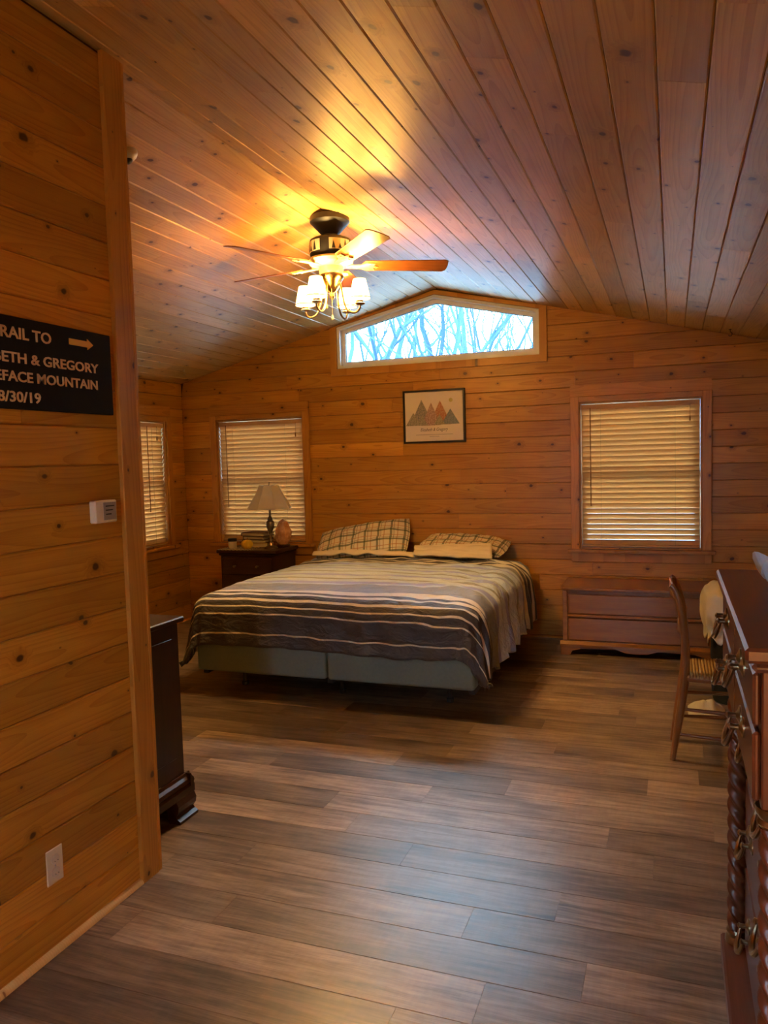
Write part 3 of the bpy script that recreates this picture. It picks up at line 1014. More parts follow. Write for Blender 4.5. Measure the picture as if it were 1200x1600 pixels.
for k in range(4):
    a = radians(-5 + 90 * k); dx, dy = cos(a), sin(a)
    RAD = .185
    prof = [(.045, 2.615), (.062, 2.575), (.072, 2.525), (.082, 2.475), (.105, 2.432), (.140, 2.415), (.168, 2.420), (RAD, 2.440), (RAD, 2.462)]
    pts = []
    for i in range(len(prof) - 1):
        for q in range(4):
            t0 = q / 4
            p0 = prof[max(i - 1, 0)]; p1 = prof[i]; p2 = prof[i + 1]; p3 = prof[min(i + 2, len(prof) - 1)]
            cr_ = lambda c: .5 * (2 * p1[c] + (p2[c] - p0[c]) * t0 + (2 * p0[c] - 5 * p1[c] + 4 * p2[c] - p3[c]) * t0 ** 2 + (3 * p1[c] - p0[c] - 3 * p2[c] + p3[c]) * t0 ** 3)
            pts.append((FX + dx * cr_(0), FY + dy * cr_(0), cr_(1)))
    pts.append((FX + dx * RAD, FY + dy * RAD, 2.462))
    arm = MB().tube(pts, .0065, 8).build('light_arm', 'old_brass', fan, smooth='auto')
    cx, cy = FX + dx * RAD, FY + dy * RAD
    MB().lathe([(.006, 2.452), (.028, 2.458), (.031, 2.464), (.020, 2.470), (.022, 2.480), (.016, 2.486), (.013, 2.490), (.013, 2.520)], (cx, cy, 0), 16).build('candle_cup', 'old_brass', arm, smooth='auto')
    zb_, zt_ = 2.492, 2.602
    sh = MB().lathe([(.060, zb_), (.037, zt_), (.0355, zt_), (.0585, zb_), (.060, zb_)], (cx, cy, 0), 24, cap=False).build('lamp_shade', 'lit_shade', fan, smooth='auto')
    MB().lathe([(.0612, zb_ - .001), (.0612, zb_ + .006), (.0600, zb_ + .006), (.0600, zb_ - .001), (.0612, zb_ - .001)], (cx, cy, 0), 24, cap=False).build('shade_rim', 'cream_metal', sh)
    MB().lathe([(.006, 2.520), (.009, 2.523), (.0095, 2.526), (.006, 2.529), (.003, 2.531)], (cx, cy, 0), 12).build('bulb', 'bulb_glow', arm, smooth=True)
    ld = bpy.data.lights.new('fan_bulb', 'POINT'); ld.energy = FAN_BULB_W; ld.color = WARM; ld.shadow_soft_size = .022
    lo = bpy.data.objects.new('fan_bulb', ld); COL.objects.link(lo); lo.parent = fan
    lo.location = Vector((cx, cy, 2.545)) - Vector(fan.location)
for (ax, ay, ln_) in ((.012, -.03, .19), (-.03, -.015, .12)):
    mm = MB().tube([(FX + ax, FY + ay, 2.60), (FX + ax, FY + ay, 2.60 - ln_)], .0012, 5)
    mm.lathe([(.002, 0), (.007, -.008), (.008, -.022), (.004, -.030)], (FX + ax, FY + ay, 2.60 - ln_), 10)
    mm.build('pull_chain', 'cream_metal', fan)

# ------------------------------------------------------------------ bed
BX0, BX1, BY0, BY1 = -3.02, -1.10, 4.38, 6.42
bcx = (BX0 + BX1) / 2
bed = root('bed', (bcx, (BY0 + BY1) / 2, 0), 'king-size bed with two green-grey box springs on a metal frame', 'bed')
fm = MB()
for x in (BX0 + .03, bcx, BX1 - .03): fm.box(x - .018, x + .018, BY0 + .06, BY1 - .05, .125, .158)
for y in (BY0 + .25, BY1 - .35): fm.box(BX0 + .03, BX1 - .03, y - .018, y + .018, .120, .155)
fm.build('bed_frame', 'bed_steel', bed)
for x in (BX0 + .22, bcx, BX1 - .22):
    for y in (BY0 + .25, BY1 - .35):
        MB().lathe([(.02, .005), (.024, .01), (.024, .03), (.016, .035), (.014, .12)], (x, y, 0), 10).build('leg', 'bed_steel', bed)


def soft_box(x0, x1, y0, y1, z0, z1, r, seg=4):
    bm = bmesh.new(); bmesh.ops.create_cube(bm, size=1)
    for v in bm.verts: v.co = Vector(((x0 + x1) / 2 + v.co.x * (x1 - x0), (y0 + y1) / 2 + v.co.y * (y1 - y0), (z0 + z1) / 2 + v.co.z * (z1 - z0)))
    bmesh.ops.bevel(bm, geom=list(bm.edges), offset=r, segments=seg, affect='EDGES', profile=.5)
    bm.verts.index_update(); mm = MB(); mm.add([v.co[:] for v in bm.verts], [[v.index for v in f.verts] for f in bm.faces]); bm.free()
    return mm


soft_box(BX0, bcx - .006, BY0, BY1, .16, .405, .022).build('box_spring', 'box_fabric', bed, smooth=True)
soft_box(bcx + .006, BX1, BY0, BY1, .16, .405, .022).build('box_spring', 'box_fabric', bed, smooth=True)
soft_box(BX0 + .01, BX1 - .01, BY0 + .01, BY1, .407, .640, .05).build('mattress', 'mattress_white', bed, smooth=True)

# duvet: a cloth sheet laid over the rounded mattress
DT = 6.22               # head edge y
RC = .13
HW = (BX1 - BX0) / 2 + .045 - RC
YF = BY0 - .045 + RC     # flat part ends here
ZT = .672
S0, S1 = -1.36, 1.40
T1 = (DT - YF) + .155 + RC * .57 + .165


def duvet(s, t, lift=0.0):
    fl = DT - YF
    dx = max(abs(s) - HW, 0.0); dy = max(t - fl, 0.0)
    d = hypot(dx, dy)
    sx = max(-HW, min(HW, s)); ty = min(t, fl)
    x, y, z = bcx + sx, DT - ty, ZT
    # puff
    ed = max(0.0, 1 - (abs(s) / (HW + .1)) ** 4) * max(0, 1 - max(0, (t - .6) / (fl - .55)) ** 4 * .9)
    z += .045 * ed
    nz = noise.noise(Vector((s * 1.7, t * 1.7, 2.0)))
    nz2 = noise.noise(Vector((s * 3.2 + 5, t * 9.0, 7.0))) + .6 * noise.noise(Vector((s * 9 + 2, t * 17.0, 3.0)))
    crumple = 1.0 / (1 + exp(-(s - .55) * 9)) * 1.3 + max(0, 1 - t / .7) * 1.5 + .35
    z += .014 * nz + .016 * nz2 * crumple
    if d > 0:
        ux_, uy_ = dx * (1 if s > 0 else -1) / d, -dy / d
        q = RC * pi / 2
        corner = min(dx, dy) / max(d, 1e-6)
        if d < q: h, v = RC * sin(d / RC), RC * (1 - cos(d / RC))
        else: h, v = RC + (d - q) * (.05 + .28 * corner), RC + (d - q) * (1 - .10 * corner)
        # hanging folds
        amt = min(1, max(0, (d - .05) / .3))
        along = (y if dx > dy else x)
        if dx > 0 and dy > 0: along = math.atan2(dy, dx) * .45 + y
        side_k = 1.5 if (s > 0 and dx > dy) else .55
        fold = (sin(along * 27 + 2.2 * noise.noise(Vector((along * 2, 1, s > 0)))) * .5 + noise.noise(Vector((along * 7, d * 3, 4))) * .9) * .030 * amt * side_k
        h += fold
        x += ux_ * h; y += uy_ * h; z -= v
        if s > 0 and dx > dy: z += .012 * noise.noise(Vector((along * 9, d * 8, 9))) * amt
    z = max(z, .035)
    return Vector((x, y, z + lift))


nu, nv = 150, 130
dm = MB()


def dv_(a, b):
    s = S0 + (S1 - S0) * a
    t = T1 * b
    # round off the two foot corners of the cloth so that they hang no lower than the photo's
    fl = DT - YF
    dx = max(abs(s) - HW, 0); dy = max(t - fl, 0)
    mx = .56
    if hypot(dx, dy) > mx and dx > 0 and dy > 0:
        k_ = mx / hypot(dx, dy)
        s = (HW + dx * k_) * (1 if s > 0 else -1); t = fl + dy * k_
    # wavy head edge
    t += max(0, 1 - t / .3) * .05 * noise.noise(Vector((s * 2.3, 0, 11)))
    return s, t


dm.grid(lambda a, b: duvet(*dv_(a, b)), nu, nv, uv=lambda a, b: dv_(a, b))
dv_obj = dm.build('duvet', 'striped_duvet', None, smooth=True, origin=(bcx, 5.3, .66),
                  label='striped taupe, cream and pale duvet with painted window glare, spread over the bed', cat='duvet')
sm = dv_obj.modifiers.new('thickness', 'SOLIDIFY'); sm.thickness = .022; sm.offset = -1


def pillow(name, label, size, loc, rot, mat, seed, sag=.0, group=None, uvs=1.0):
    L, W, Hh = size; N, M_ = 44, 32
    mm = MB()
    def sh(a, b, sgn):
        u = a * 2 - 1; v = b * 2 - 1
        e = max(0, (1 - abs(u) ** 3.2)) ** .62 * max(0, (1 - abs(v) ** 3.2)) ** .62
        px = u * L / 2 * (1 - .05 * (1 - e) * abs(v) ** 2); py = v * W / 2 * (1 - .05 * (1 - e) * abs(u) ** 2)
        nn = noise.noise(Vector((u * 2.6 + seed, v * 2.6, seed * 3.1))) * .020 + noise.noise(Vector((u * 7 + seed, v * 4, 1.7 * seed))) * .010
        z = sgn * Hh / 2 * e + nn * (e if sgn > 0 else e * .3)
        z += sag * (u * u) + .012 * noise.noise(Vector((u * 3, v * 3, seed))) * (1 - e)
        return Vector((px, py, z))
    mm.grid(lambda a, b: sh(a, b, 1), N, M_, uv=lambda a, b: (a * L * uvs, b * W * uvs))
    mm.grid(lambda a, b: sh(b, a, -1), M_, N, uv=lambda a, b: (b * L * uvs, a * W * uvs))
    o = mm.build(name, mat, None, smooth=True, at=loc, rot=rot, label=label, cat='pillow', group=group)
    bm = bmesh.new(); bm.from_mesh(o.data); bmesh.ops.remove_doubles(bm, verts=bm.verts, dist=1e-5); bm.to_mesh(o.data); bm.free()
    return o


rotL = Matrix.Rotation(radians(6), 3, 'Z') @ Matrix.Rotation(radians(-9), 3, 'Y') @ Matrix.Rotation(radians(38), 3, 'X')
pillow('pillow', 'plaid pillow with green and orange checks propped against the wall, left of the pair', (.86, .45, .17), (-2.555, 6.28, .825), rotL, 'plaid_cotton', 1.3)
rotR = Matrix.Rotation(radians(-3), 3, 'Z') @ Matrix.Rotation(radians(3), 3, 'Y') @ Matrix.Rotation(radians(12), 3, 'X')
pillow('pillow', 'flattened plaid pillow behind the folded cream sheet, right side of the bed', (.76, .42, .15), (-1.66, 6.335, .795), rotR, 'plaid_cotton', 4.1)


def cloth(name, label, cat, fn, nu_, nv_, mat, th=.008, origin=None, **kw):
    mm = MB().grid(fn, nu_, nv_)
    o = mm.build(name, mat, None, smooth=True, label=label, cat=cat, origin=origin, **kw)
    s_ = o.modifiers.new('thickness', 'SOLIDIFY'); s_.thickness = th
    return o


def bz(x, y):
    return duvet(x - bcx, DT - y).z if y < DT else ZT + .03


def sheet_fn(a, b):
    x = -2.03 + .66 * a + .03 * b
    y = 6.15 - .13 * b - .02 * a + .02 * noise.noise(Vector((a * 4, b * 3, 2)))
    z = .835 - .085 * b - .02 * a * b - .03 * (1 - a) ** 2 * (1 - b) + .010 * noise.noise(Vector((a * 6, b * 5, 8)))
    return Vector((x, y, z))


cloth('pillow_case', 'plain cream pillowcase lying flat in front of the right plaid pillow', 'pillowcase', sheet_fn, 30, 16, 'cream_sheet', .016)


def sheet2_fn(a, b):
    x = -2.93 + .92 * a
    w_ = noise.noise(Vector((a * 5, 0, 3)))
    y = 6.12 - (.10 + .05 * w_) * b + .02 * a
    z = .735 + .028 * sin(b * pi) + .018 * noise.noise(Vector((a * 8, b * 2, 5))) + .02 * sin(pi * a) 
    return Vector((x, y, z))


cloth('bed_sheet', 'rumpled cream top sheet turned back between the duvet and the left pillow', 'bed sheet', sheet2_fn, 50, 10, 'cream_sheet', .012)

# ------------------------------------------------------------------ nightstand and what stands on it
NX0, NX1, NY0, NY1, NZ = -3.90, -3.29, 6.03, 6.48, .765
ns = root('nightstand', ((NX0 + NX1) / 2, (NY0 + NY1) / 2, 0), 'dark brown wooden nightstand with drawers left of the bed', 'nightstand')
MB().cbox(NX0, NX1, NY0, NY1, NZ - .030, NZ, .006).build('top', 'walnut_dark', ns)
MB().cbox(NX0 + .015, NX1 - .015, NY0 + .012, NY1 - .005, NZ - .052, NZ - .031, .008).build('cornice', 'walnut_dark', ns)
MB().cbox(NX0 + .03, NX1 - .03, NY0 + .03, NY1 - .01, .085, NZ - .053, .003).build('body', 'walnut_dark_z', ns)
MB().cbox(NX0 + .018, NX1 - .018, NY0 + .016, NY1 - .005, .052, .0845, .008).build('base_moulding', 'walnut_dark', ns)
for x in (NX0 + .02, NX1 - .09):
    for y in (NY0 + .018, NY1 - .075):
        MB().prism([(x, 0), (x + .05, 0), (x + .07, .0515), (x, .0515)] if x < -3.6 else [(x + .02, 0), (x + .07, 0), (x + .07, .0515), (x, .0515)], 'y', y, y + .05).build('foot', 'walnut_dark', ns)
for (z0, z1) in ((.105, .315), (.325, .535), (.545, .695)):
    dr = MB().cbox(NX0 + .055, NX1 - .055, NY0 + .012, NY0 + .0295, z0, z1, .005).build('drawer', 'walnut_dark', ns)
    for x in (NX0 + .19, NX1 - .19):
        zc = (z0 + z1) / 2
        MB().lathe([(.010, 0), (.006, .008), (.006, .016), (.013, .022), (.011, .030), (.002, .033)], (0, 0, 0), 12).build('knob', 'old_brass', dr, at=(x, NY0 + .012, zc), rot=Matrix.Rotation(radians(90), 3, 'X'), smooth='auto')

# lamp
lx, ly = -3.425, 6.20
lm = root('table_lamp', (lx, ly, NZ), 'bedside lamp with a pewter baluster base and a cream panelled shade, switched off', 'lamp')
MB().lathe([(.062, .001), (.062, .012), (.050, .020), (.024, .028), (.018, .040), (.014, .055)], (lx, ly, NZ), 20).build('base', 'pewter', lm, smooth='auto')
MB().lathe([(.014, .055), (.018, .07), (.012, .08), (.012, .13), (.020, .138), (.014, .148), (.020, .16), (.036, .20), (.040, .225), (.036, .245), (.022, .258), (.026, .268), (.016, .285), (.010, .30), (.010, .36)], (lx, ly, NZ), 20).build('stem', 'pewter', lm, smooth='auto')
# panelled square bell shade
sv = []; rings = []
prof = [(.205, .365), (.168, .43), (.125, .50), (.090, .575)]
mm = MB(); n8 = 8
def sq(rr_, k):
    a = 2 * pi * k / 8 + radians(22.5 + 20)
    lng = 1.0
    return (lx + rr_ * cos(a) * lng, ly + rr_ * sin(a) * lng)
for r0, z in prof:
    for k in range(8): mm.v.append((*sq(r0, k), NZ + z))
for r0, z in reversed(prof):
    for k in range(8): mm.v.append((*sq(r0 - .003, k), NZ + z))
for i in range(2 * len(prof) - 1):
    for k in range(8): mm.f.append((i * 8 + k, i * 8 + (k + 1) % 8, (i + 1) * 8 + (k + 1) % 8, (i + 1) * 8 + k))
shade = mm.build('lamp_shade', 'linen_shade', lm)
MB().tube([(*sq(.206, k % 8), NZ + .366) for k in range(9)], .003, 6).build('shade_trim', 'white_cotton', shade)
MB().lathe([(.004, .36), (.004, .585), (.009, .590), (.007, .602), (.001, .606)], (lx, ly, NZ), 10).build('finial', 'pewter', lm)

# salt lamp
sx_, sy_ = -3.375, 6.345
mm = MB()
def salt(a, b):
    th = a * 2 * pi; h = b
    rr_ = .078 * (sin(min(1, h * 1.9 + .35) * pi / 2)) * (1 - .62 * max(0, h - .45) ** 1.3 / .45)
    rr_ *= 1 + .16 * noise.noise(Vector((cos(th) * 1.6, sin(th) * 1.6, h * 4)))
    if h > .985: rr_ = .004
    return Vector((sx_ + rr_ * cos(th), sy_ + rr_ * sin(th) * .85, NZ + .022 + h * .235))
mm.grid(salt, 14, 10)
sl = root('salt_lamp', (sx_, sy_, NZ), 'rough pink rock salt lamp right of the bedside lamp', 'salt lamp')
mm.build('crystal', 'salt_crystal', sl)
MB().lathe([(.060, .001), (.064, .008), (.064, .020), (.058, .024)], (sx_, sy_, NZ), 18).build('base', 'walnut_dark', sl, smooth='auto')

# runner, books, mug, fruit
MB().box(NX0 + .012, -3.56, NY0 + .002, NY0 + .22, NZ + .0006, NZ + .004).build('table_runner', 'lattice_runner', None, label='black and cream lattice-patterned mat on the left of the nightstand', cat='mat')
bz_ = NZ + .001
bk = [('tan-covered book with pale pages at the bottom of the nightstand stack', 'book_tan', .040, .25, 8), ('brown book second from the bottom of the nightstand stack', 'book_brown', .030, .24, 3),
      ('pale-jacketed book third from the bottom of the nightstand stack', 'book_blue', .030, .22, -4), ('dark red book on top of the nightstand stack', 'book_red', .032, .26, -9)]
for lb, mt, th, ln_, rz in bk:
    r = root('book', (-3.64, 6.345, bz_), lb, 'book', 'books stacked on the nightstand')
    Rz = Matrix.Rotation(radians(rz), 3, 'Z')
    mm = MB().box(-ln_ / 2, ln_ / 2, -.085, .085, 0, .004).box(-ln_ / 2, ln_ / 2, -.085, .085, th - .004, th).box(-ln_ / 2, -ln_ / 2 + .004, -.085, .085, .004, th - .004)
    mm.build('cover', mt, r, at=(-3.64, 6.345, bz_), rot=Rz)
    MB().box(-ln_ / 2 + .0045, ln_ / 2 - .006, -.079, .079, .0043, th - .0043).build('pages', 'paper', r, at=(-3.64, 6.345, bz_), rot=Rz)
    bz_ += th + .0008
mg = root('candle_jar', (-3.785, 6.13, NZ + .004), 'small white jar with a black lid on the patterned mat', 'jar')
MB().lathe([(.034, .0005), (.038, .006), (.038, .062), (.034, .066)], (-3.785, 6.13, NZ + .004), 20).build('jar', 'mug_white', mg, smooth='auto')
MB().lathe([(.040, .066), (.041, .070), (.041, .088), (.036, .092)], (-3.785, 6.13, NZ + .004), 20).build('lid', 'black_paint', mg, smooth='auto')
mm = MB()
def gourd(a, b):
    th = a * 2 * pi; ph = b * pi
    rr_ = .052 * (1 + .07 * cos(7 * th)) * sin(ph)
    return Vector((-3.625 + rr_ * cos(th), 6.12 + rr_ * sin(th), NZ + .0452 - .045 * cos(ph) * (1 - .12 * exp(-((ph - pi) / .4) ** 2))))
mm.grid(gourd, 42, 12)
gd = root('gourd', (-3.625, 6.12, NZ), 'small yellow ribbed gourd in front of the books on the nightstand', 'gourd')
mm.build('flesh', 'yellow_fruit', gd, smooth=True)
MB().tube([(-3.625, 6.12, NZ + .078), (-3.622, 6.118, NZ + .092), (-3.614, 6.114, NZ + .104)], [.008, .006, .005], 8).build('stem', 'book_tan', gd)

# ------------------------------------------------------------------ cedar chest
KX0, KX1, KY0, KY1 = -.80, .285, 6.02, 6.49
kc = root('cedar_chest', ((KX0 + KX1) / 2, (KY0 + KY1) / 2, 0), 'low reddish-brown wooden blanket chest under the right window', 'chest')
c_ = .07
lid = [(KX0 - .018, KY0 - .02 + c_)] + [(KX0 - .018 + c_ * (1 - cos(a)), KY0 - .02 + c_ * (1 - sin(a))) for a in [pi / 2 * i / 5 for i in range(6)]] + [(KX1 + .018 - c_ * (1 - sin(a)), KY0 - .02 + c_ * (1 - cos(a))) for a in [pi / 2 * i / 5 for i in range(6)]] + [(KX1 + .018, KY1 + .005), (KX0 - .018, KY1 + .005)]
lid = lid[1:]
MB().prism(lid, 'z', .502, .527).build('lid', 'cedar', kc, bevel=.006)
MB().cbox(KX0, KX1, KY0 + .012, KY1, .085, .5015, .003).build('body', 'cedar', kc)
for x in (KX0, KX1 - .035): MB().cbox(x, x + .035, KY0, KY0 + .0115, .110, .498, .003).build('stile', 'cedar', kc)
for (z0, z1, nm) in ((.113, .290, 'front_panel'), (.318, .470, 'front_panel')):
    MB().cbox(KX0 + .042, KX1 - .042, KY0 + .001, KY0 + .0115, z0, z1, .006).build(nm, 'cedar', kc)
MB().prism([(KY0 - .006, .293), (KY0 - .012, .300), (KY0 - .012, .308), (KY0 - .006, .315), (KY0 + .0115, .315), (KY0 + .0115, .293)], 'x', KX0 + .036, KX1 - .036).build('rail', 'cedar', kc)
MB().cbox(KX0 + .036, KX1 - .036, KY0 + .004, KY0 + .0115, .473, .500, .002).build('rail', 'cedar', kc)
MB().prism([(KY0 - .022, .070), (KY0 - .022, .085), (KY0 - .012, .098), (KY0 - .004, .108), (KY0 + .0115, .108), (KY0 + .0115, .070)], 'x', KX0 - .02, KX1 + .02).build('base_moulding', 'cedar', kc)
for x0, x1 in ((KX0 - .015, KX0 + .13), (KX1 - .13, KX1 + .015)):
    left = x0 < -.4
    pl = [(x0, 0), (x0 + .07, 0), (x0 + .085, .035), (x1, .050), (x1, .0695), (x0, .0695)] if left else [(x1, 0), (x1, .0695), (x0, .0695), (x0, .050), (x1 - .085, .035), (x1 - .07, 0)]
    MB().prism(pl, 'y', KY0 - .015, KY0 + .008).build('bracket_foot', 'cedar', kc)
    MB().box(x0 + .02, x1 - .04, KY1 - .05, KY1 - .02, 0, .084).build('foot', 'cedar', kc)
mm = MB(); cxm = (KX0 + KX1) / 2
mm.prism([(KX0 + .13, .0695), (KX0 + .13, .052), (cxm - .15, .058), (cxm - .08, .035), (cxm, .03), (cxm + .08, .035), (cxm + .15, .058), (KX1 - .13, .052), (KX1 - .13, .0695)], 'y', KY0 - .010, KY0 + .005).build('apron', 'cedar', kc)

# ------------------------------------------------------------------ dark dresser behind the partition
DX0, DX1, DY0, DY1 = -3.15, -2.035, HALL_END + .022, 2.815
dk = root('dark_dresser', ((DX0 + DX1) / 2, (DY0 + DY1) / 2, 0), 'near-black wooden dresser standing behind the end of the partition', 'dresser')
MB().cbox(DX0 - .015, DX1 + .018, DY0, DY1 + .03, .862, .886, .005).build('top', 'walnut_dark', dk)
MB().cbox(DX0, DX1, DY0, DY1 + .004, .185, .8615, .003).build('body', 'walnut_dark_z', dk)
MB().cbox(DX1 + .0003, DX1 + .006, DY0 + .05, DY1 - .05, .27, .80, .003).build('side_panel', 'walnut_dark_z', dk)
mp = [(0, .185), (.006, .185), (.012, .172), (.024, .162), (.030, .148), (.024, .140), (.030, .128), (.030, .098), (0, .098)]
MB().prism([(DX1 + a, z) for a, z in mp], 'y', DY0, DY1 + .03).build('base_moulding', 'walnut_dark', dk)
MB().prism([(DY1 + .004 + a, z) for a, z in mp], 'x', DX0, DX1 + .03).build('base_moulding', 'walnut_dark', dk)
# ogee bracket feet
og = [(.030, .0975), (.040, .075), (.036, .050), (.022, .032), (.030, .022), (.046, .012), (.046, 0), (-.01, 0), (-.02, .03), (-.02, .0975)]
for y0, y1 in ((DY1 - .105, DY1 + .028), (DY0, DY0 + .09)):
    MB().prism([(DX1 + a, z) for a, z in og], 'y', y0, y1).build('bracket_foot', 'walnut_dark', dk, smooth=False)
for x0, x1 in ((DX1 - .13, DX1 - .021), (DX0, DX0 + .12)):
    MB().prism([(DY1 + .004 + a, z) for a, z in og], 'x', x0, x1).build('bracket_foot', 'walnut_dark', dk)
MB().box(DX0, DX0 + .09, DY0, DY0 + .05, 0, .184).build('foot', 'walnut_dark', dk)
for i in range(3):
    z0 = .21 + i * .215
    for x0, x1 in ((DX0 + .03, (DX0 + DX1) / 2 - .01), ((DX0 + DX1) / 2 + .01, DX1 - .03)):
        d_ = MB().cbox(x0, x1, DY1 + .0045, DY1 + .018, z0, z0 + .2, .005).build('drawer', 'walnut_dark', dk)
        MB().lathe([(.010, 0), (.006, .008), (.015, .022), (.002, .03)], (0, 0, 0), 12).build('knob', 'old_brass', d_, at=((x0 + x1) / 2, DY1 + .018, z0 + .1), rot=Matrix.Rotation(radians(-90), 3, 'X'))

# ------------------------------------------------------------------ tall mahogany chest on the right
TZ = 1.20
TYA, TYB = 1.475, 2.455           # near and far edge of the top
TXF, TXW = .119, .70              # front edge, back
tc = root('tall_chest', ((TXF + TXW) / 2, (TYA + TYB) / 2, 0), 'tall polished mahogany chest of drawers with rope-twist columns along the right edge', 'chest of drawers')
MB().cbox(TXF, TXW, TYA, TYB, TZ - .028, TZ, .006).build('top', 'mahogany', tc)
MB().cbox(TXF + .012, TXW - .005, TYA + .012, TYB - .012, TZ - .048, TZ - .0285, .008).build('cornice', 'mahogany', tc)
MB().cbox(TXF + .030, TXW - .01, TYA + .032, TYB - .032, .895, TZ - .0485, .003).build('frieze', 'mahogany_z', tc)
MB().cbox(TXF + .098, TXW - .01, TYA + .034, TYB - .034, .11, .8945, .003).build('body', 'mahogany_z', tc)
MB().cbox(TXF + .012, TXW - .01, TYA + .028, TYB - .028, .055, .1095, .006).build('plinth', 'mahogany', tc)
for y in (TYA + .030, TYB - .095):
    MB().lathe([(.026, 0), (.034, .012), (.036, .030), (.028, .045), (.022, .0545)], (TXF + .050, y + .032, 0), 16).build('bun_foot', 'mahogany', tc, smooth=True)
    MB().lathe([(.026, 0), (.034, .012), (.036, .030), (.028, .045), (.022, .0545)], (TXW - .06, y + .032, 0), 16).build('bun_foot', 'mahogany', tc, smooth=True)
    # rope-twist column
    cx, cy = TXF + .056, y + .032
    z0, z1 = .150, .855
    def rope(a, b):
        th = a * 2 * pi; z = z0 + (z1 - z0) * b
        tw = th + b * 30
        rr_ = .0235 + .0055 * cos(3 * tw)
        return Vector((cx + rr_ * cos(th), cy + rr_ * sin(th), z))
    col_ = MB().grid(rope, 30, 150).build('rope_column', 'mahogany_z', tc, smooth=True)
    MB().lathe([(.034, .110), (.034, .122), (.028, .130), (.031, .142), (.027, .150)], (cx, cy, 0), 18).build('column_base', 'old_brass', col_, smooth='auto')
    MB().lathe([(.027, .855), (.031, .862), (.028, .872), (.034, .882), (.034, .8945)], (cx, cy, 0), 18).build('column_capital', 'old_brass', col_, smooth='auto')


def bail(parent, x, y, z, wd=.085):
    """bail pull on a front facing -x"""
    mm = MB()
    for s_ in (-1, 1):
        mm.add([], [])
        q = MB().lathe([(.021, 0), (.021, .003), (.012, .006), (.006, .010), (.006, .022), (.008, .026), (.003, .030)], (0, 0, 0), 14)
        R = Matrix.Rotation(radians(-90), 4, 'Y')
        mm.add([tuple(Matrix.Translation((x, y + s_ * wd / 2, z)) @ R @ Vector(p)) for p in q.v], q.f)
    pts = []
    for i in range(13):
        a = pi * i / 12
        pts.append((x - .020 - .014 * sin(a), y - cos(a) * wd / 2, z - .048 * sin(a)))
    mm.tube(pts, [.004 + .003 * sin(pi * i / 12) for i in range(13)], 8)
    return mm.build('bail_pull', 'old_brass', parent, smooth='auto')


# frieze drawers (overhanging) and three long drawers between the columns
for (z0, z1) in ((.905, 1.035), (1.045, 1.145)):
    ym = (TYA + TYB) / 2
    for y0, y1 in ((TYA + .045, ym - .006), (ym + .006, TYB - .045)):
        d_ = MB().cbox(TXF + .016, TXF + .0295, y0, y1, z0, z1, .005).build('drawer', 'mahogany', tc)
        bail(d_, TXF + .016, (y0 + y1) / 2, (z0 + z1) / 2 + .012, .075)
for (z0, z1) in ((.120, .365), (.380, .625), (.640, .885)):
    d_ = MB().cbox(TXF + .072, TXF + .0975, TYA + .105, TYB - .105, z0, z1, .007).build('drawer', 'mahogany', tc)
    for y in (TYA + .28, TYB - .28): bail(d_, TXF + .072, y, (z0 + z1) / 2 + .02, .075)
    MB().lathe([(.009, 0), (.009, .004), (.004, .005)], (0, 0, 0), 12).build('escutcheon', 'old_brass', d_, at=(TXF + .072, (TYA + TYB) / 2, z1 - .06), rot=Matrix.Rotation(radians(-90), 3, 'Y'))

# foil dish with candle on it
fx, fy = .262, 2.19
fd = root('foil_dish', (fx, fy, TZ), 'crinkled silver foil wrapper holding a beige candle on the tall chest', 'wrapper')
def foil(a, b):
    th = a * 2 * pi; rr_ = .02 + b * .048 * (1 + .35 * sin(3 * th + 1.0)); 
    z = .004 + b * b * .050 * (1 + .5 * sin(3 * th + 1.0)) + .006 * noise.noise(Vector((cos(th) * 3, sin(th) * 3, b * 5)))
    return Vector((fx + rr_ * cos(th), fy + rr_ * sin(th), TZ + max(z, .001)))
MB().grid(foil, 40, 8).build('foil', 'silver_foil', fd)
MB().lathe([(.019, .0008), (.021, .004), (.021, .030), (.018, .034)], (fx, fy, TZ), 18).build('candle', 'beige_wax', fd, smooth='auto')

# ------------------------------------------------------------------ chair
ch = root('ladder_back_chair', (.22, 4.19, 0), 'brown wooden side chair with a woven rush seat beside the tall chest', 'chair')
def spline(P_, n=6):
    out = []
    for i in range(len(P_) - 1):
        p0 = Vector(P_[max(i - 1, 0)]); p1 = Vector(P_[i]); p2 = Vector(P_[i + 1]); p3 = Vector(P_[min(i + 2, len(P_) - 1)])
        for q in range(n):
            t = q / n
            out.append(.5 * (2 * p1 + (p2 - p0) * t + (2 * p0 - 5 * p1 + 4 * p2 - p3) * t ** 2 + (3 * p1 - p0 - 3 * p2 + p3) * t ** 3))
    return out + [Vector(P_[-1])]
for y in (4.05, 4.34):
    pts = spline([(-.004, y, 0), (.016, y, .14), (.040, y, .30), (.058, y, .46), (.056, y, .60), (.046, y, .72), (.026, y, .82), (.006, y, .868), (-.012, y, .885)], 4)
    MB().tube(pts, [.013 + .007 * min(1, i / 6) - .006 * max(0, (i - 22) / 10) for i in range(len(pts))], 10).build('back_post', 'chair_wood', ch, smooth='auto')
for y in (4.00, 4.39):
    MB().tube([(.45, y, 0), (.452, y, .1), (.452, y, .3), (.45, y, .445)], [.012, .016, .019, .018], 10).build('leg', 'chair_wood', ch, smooth='auto')
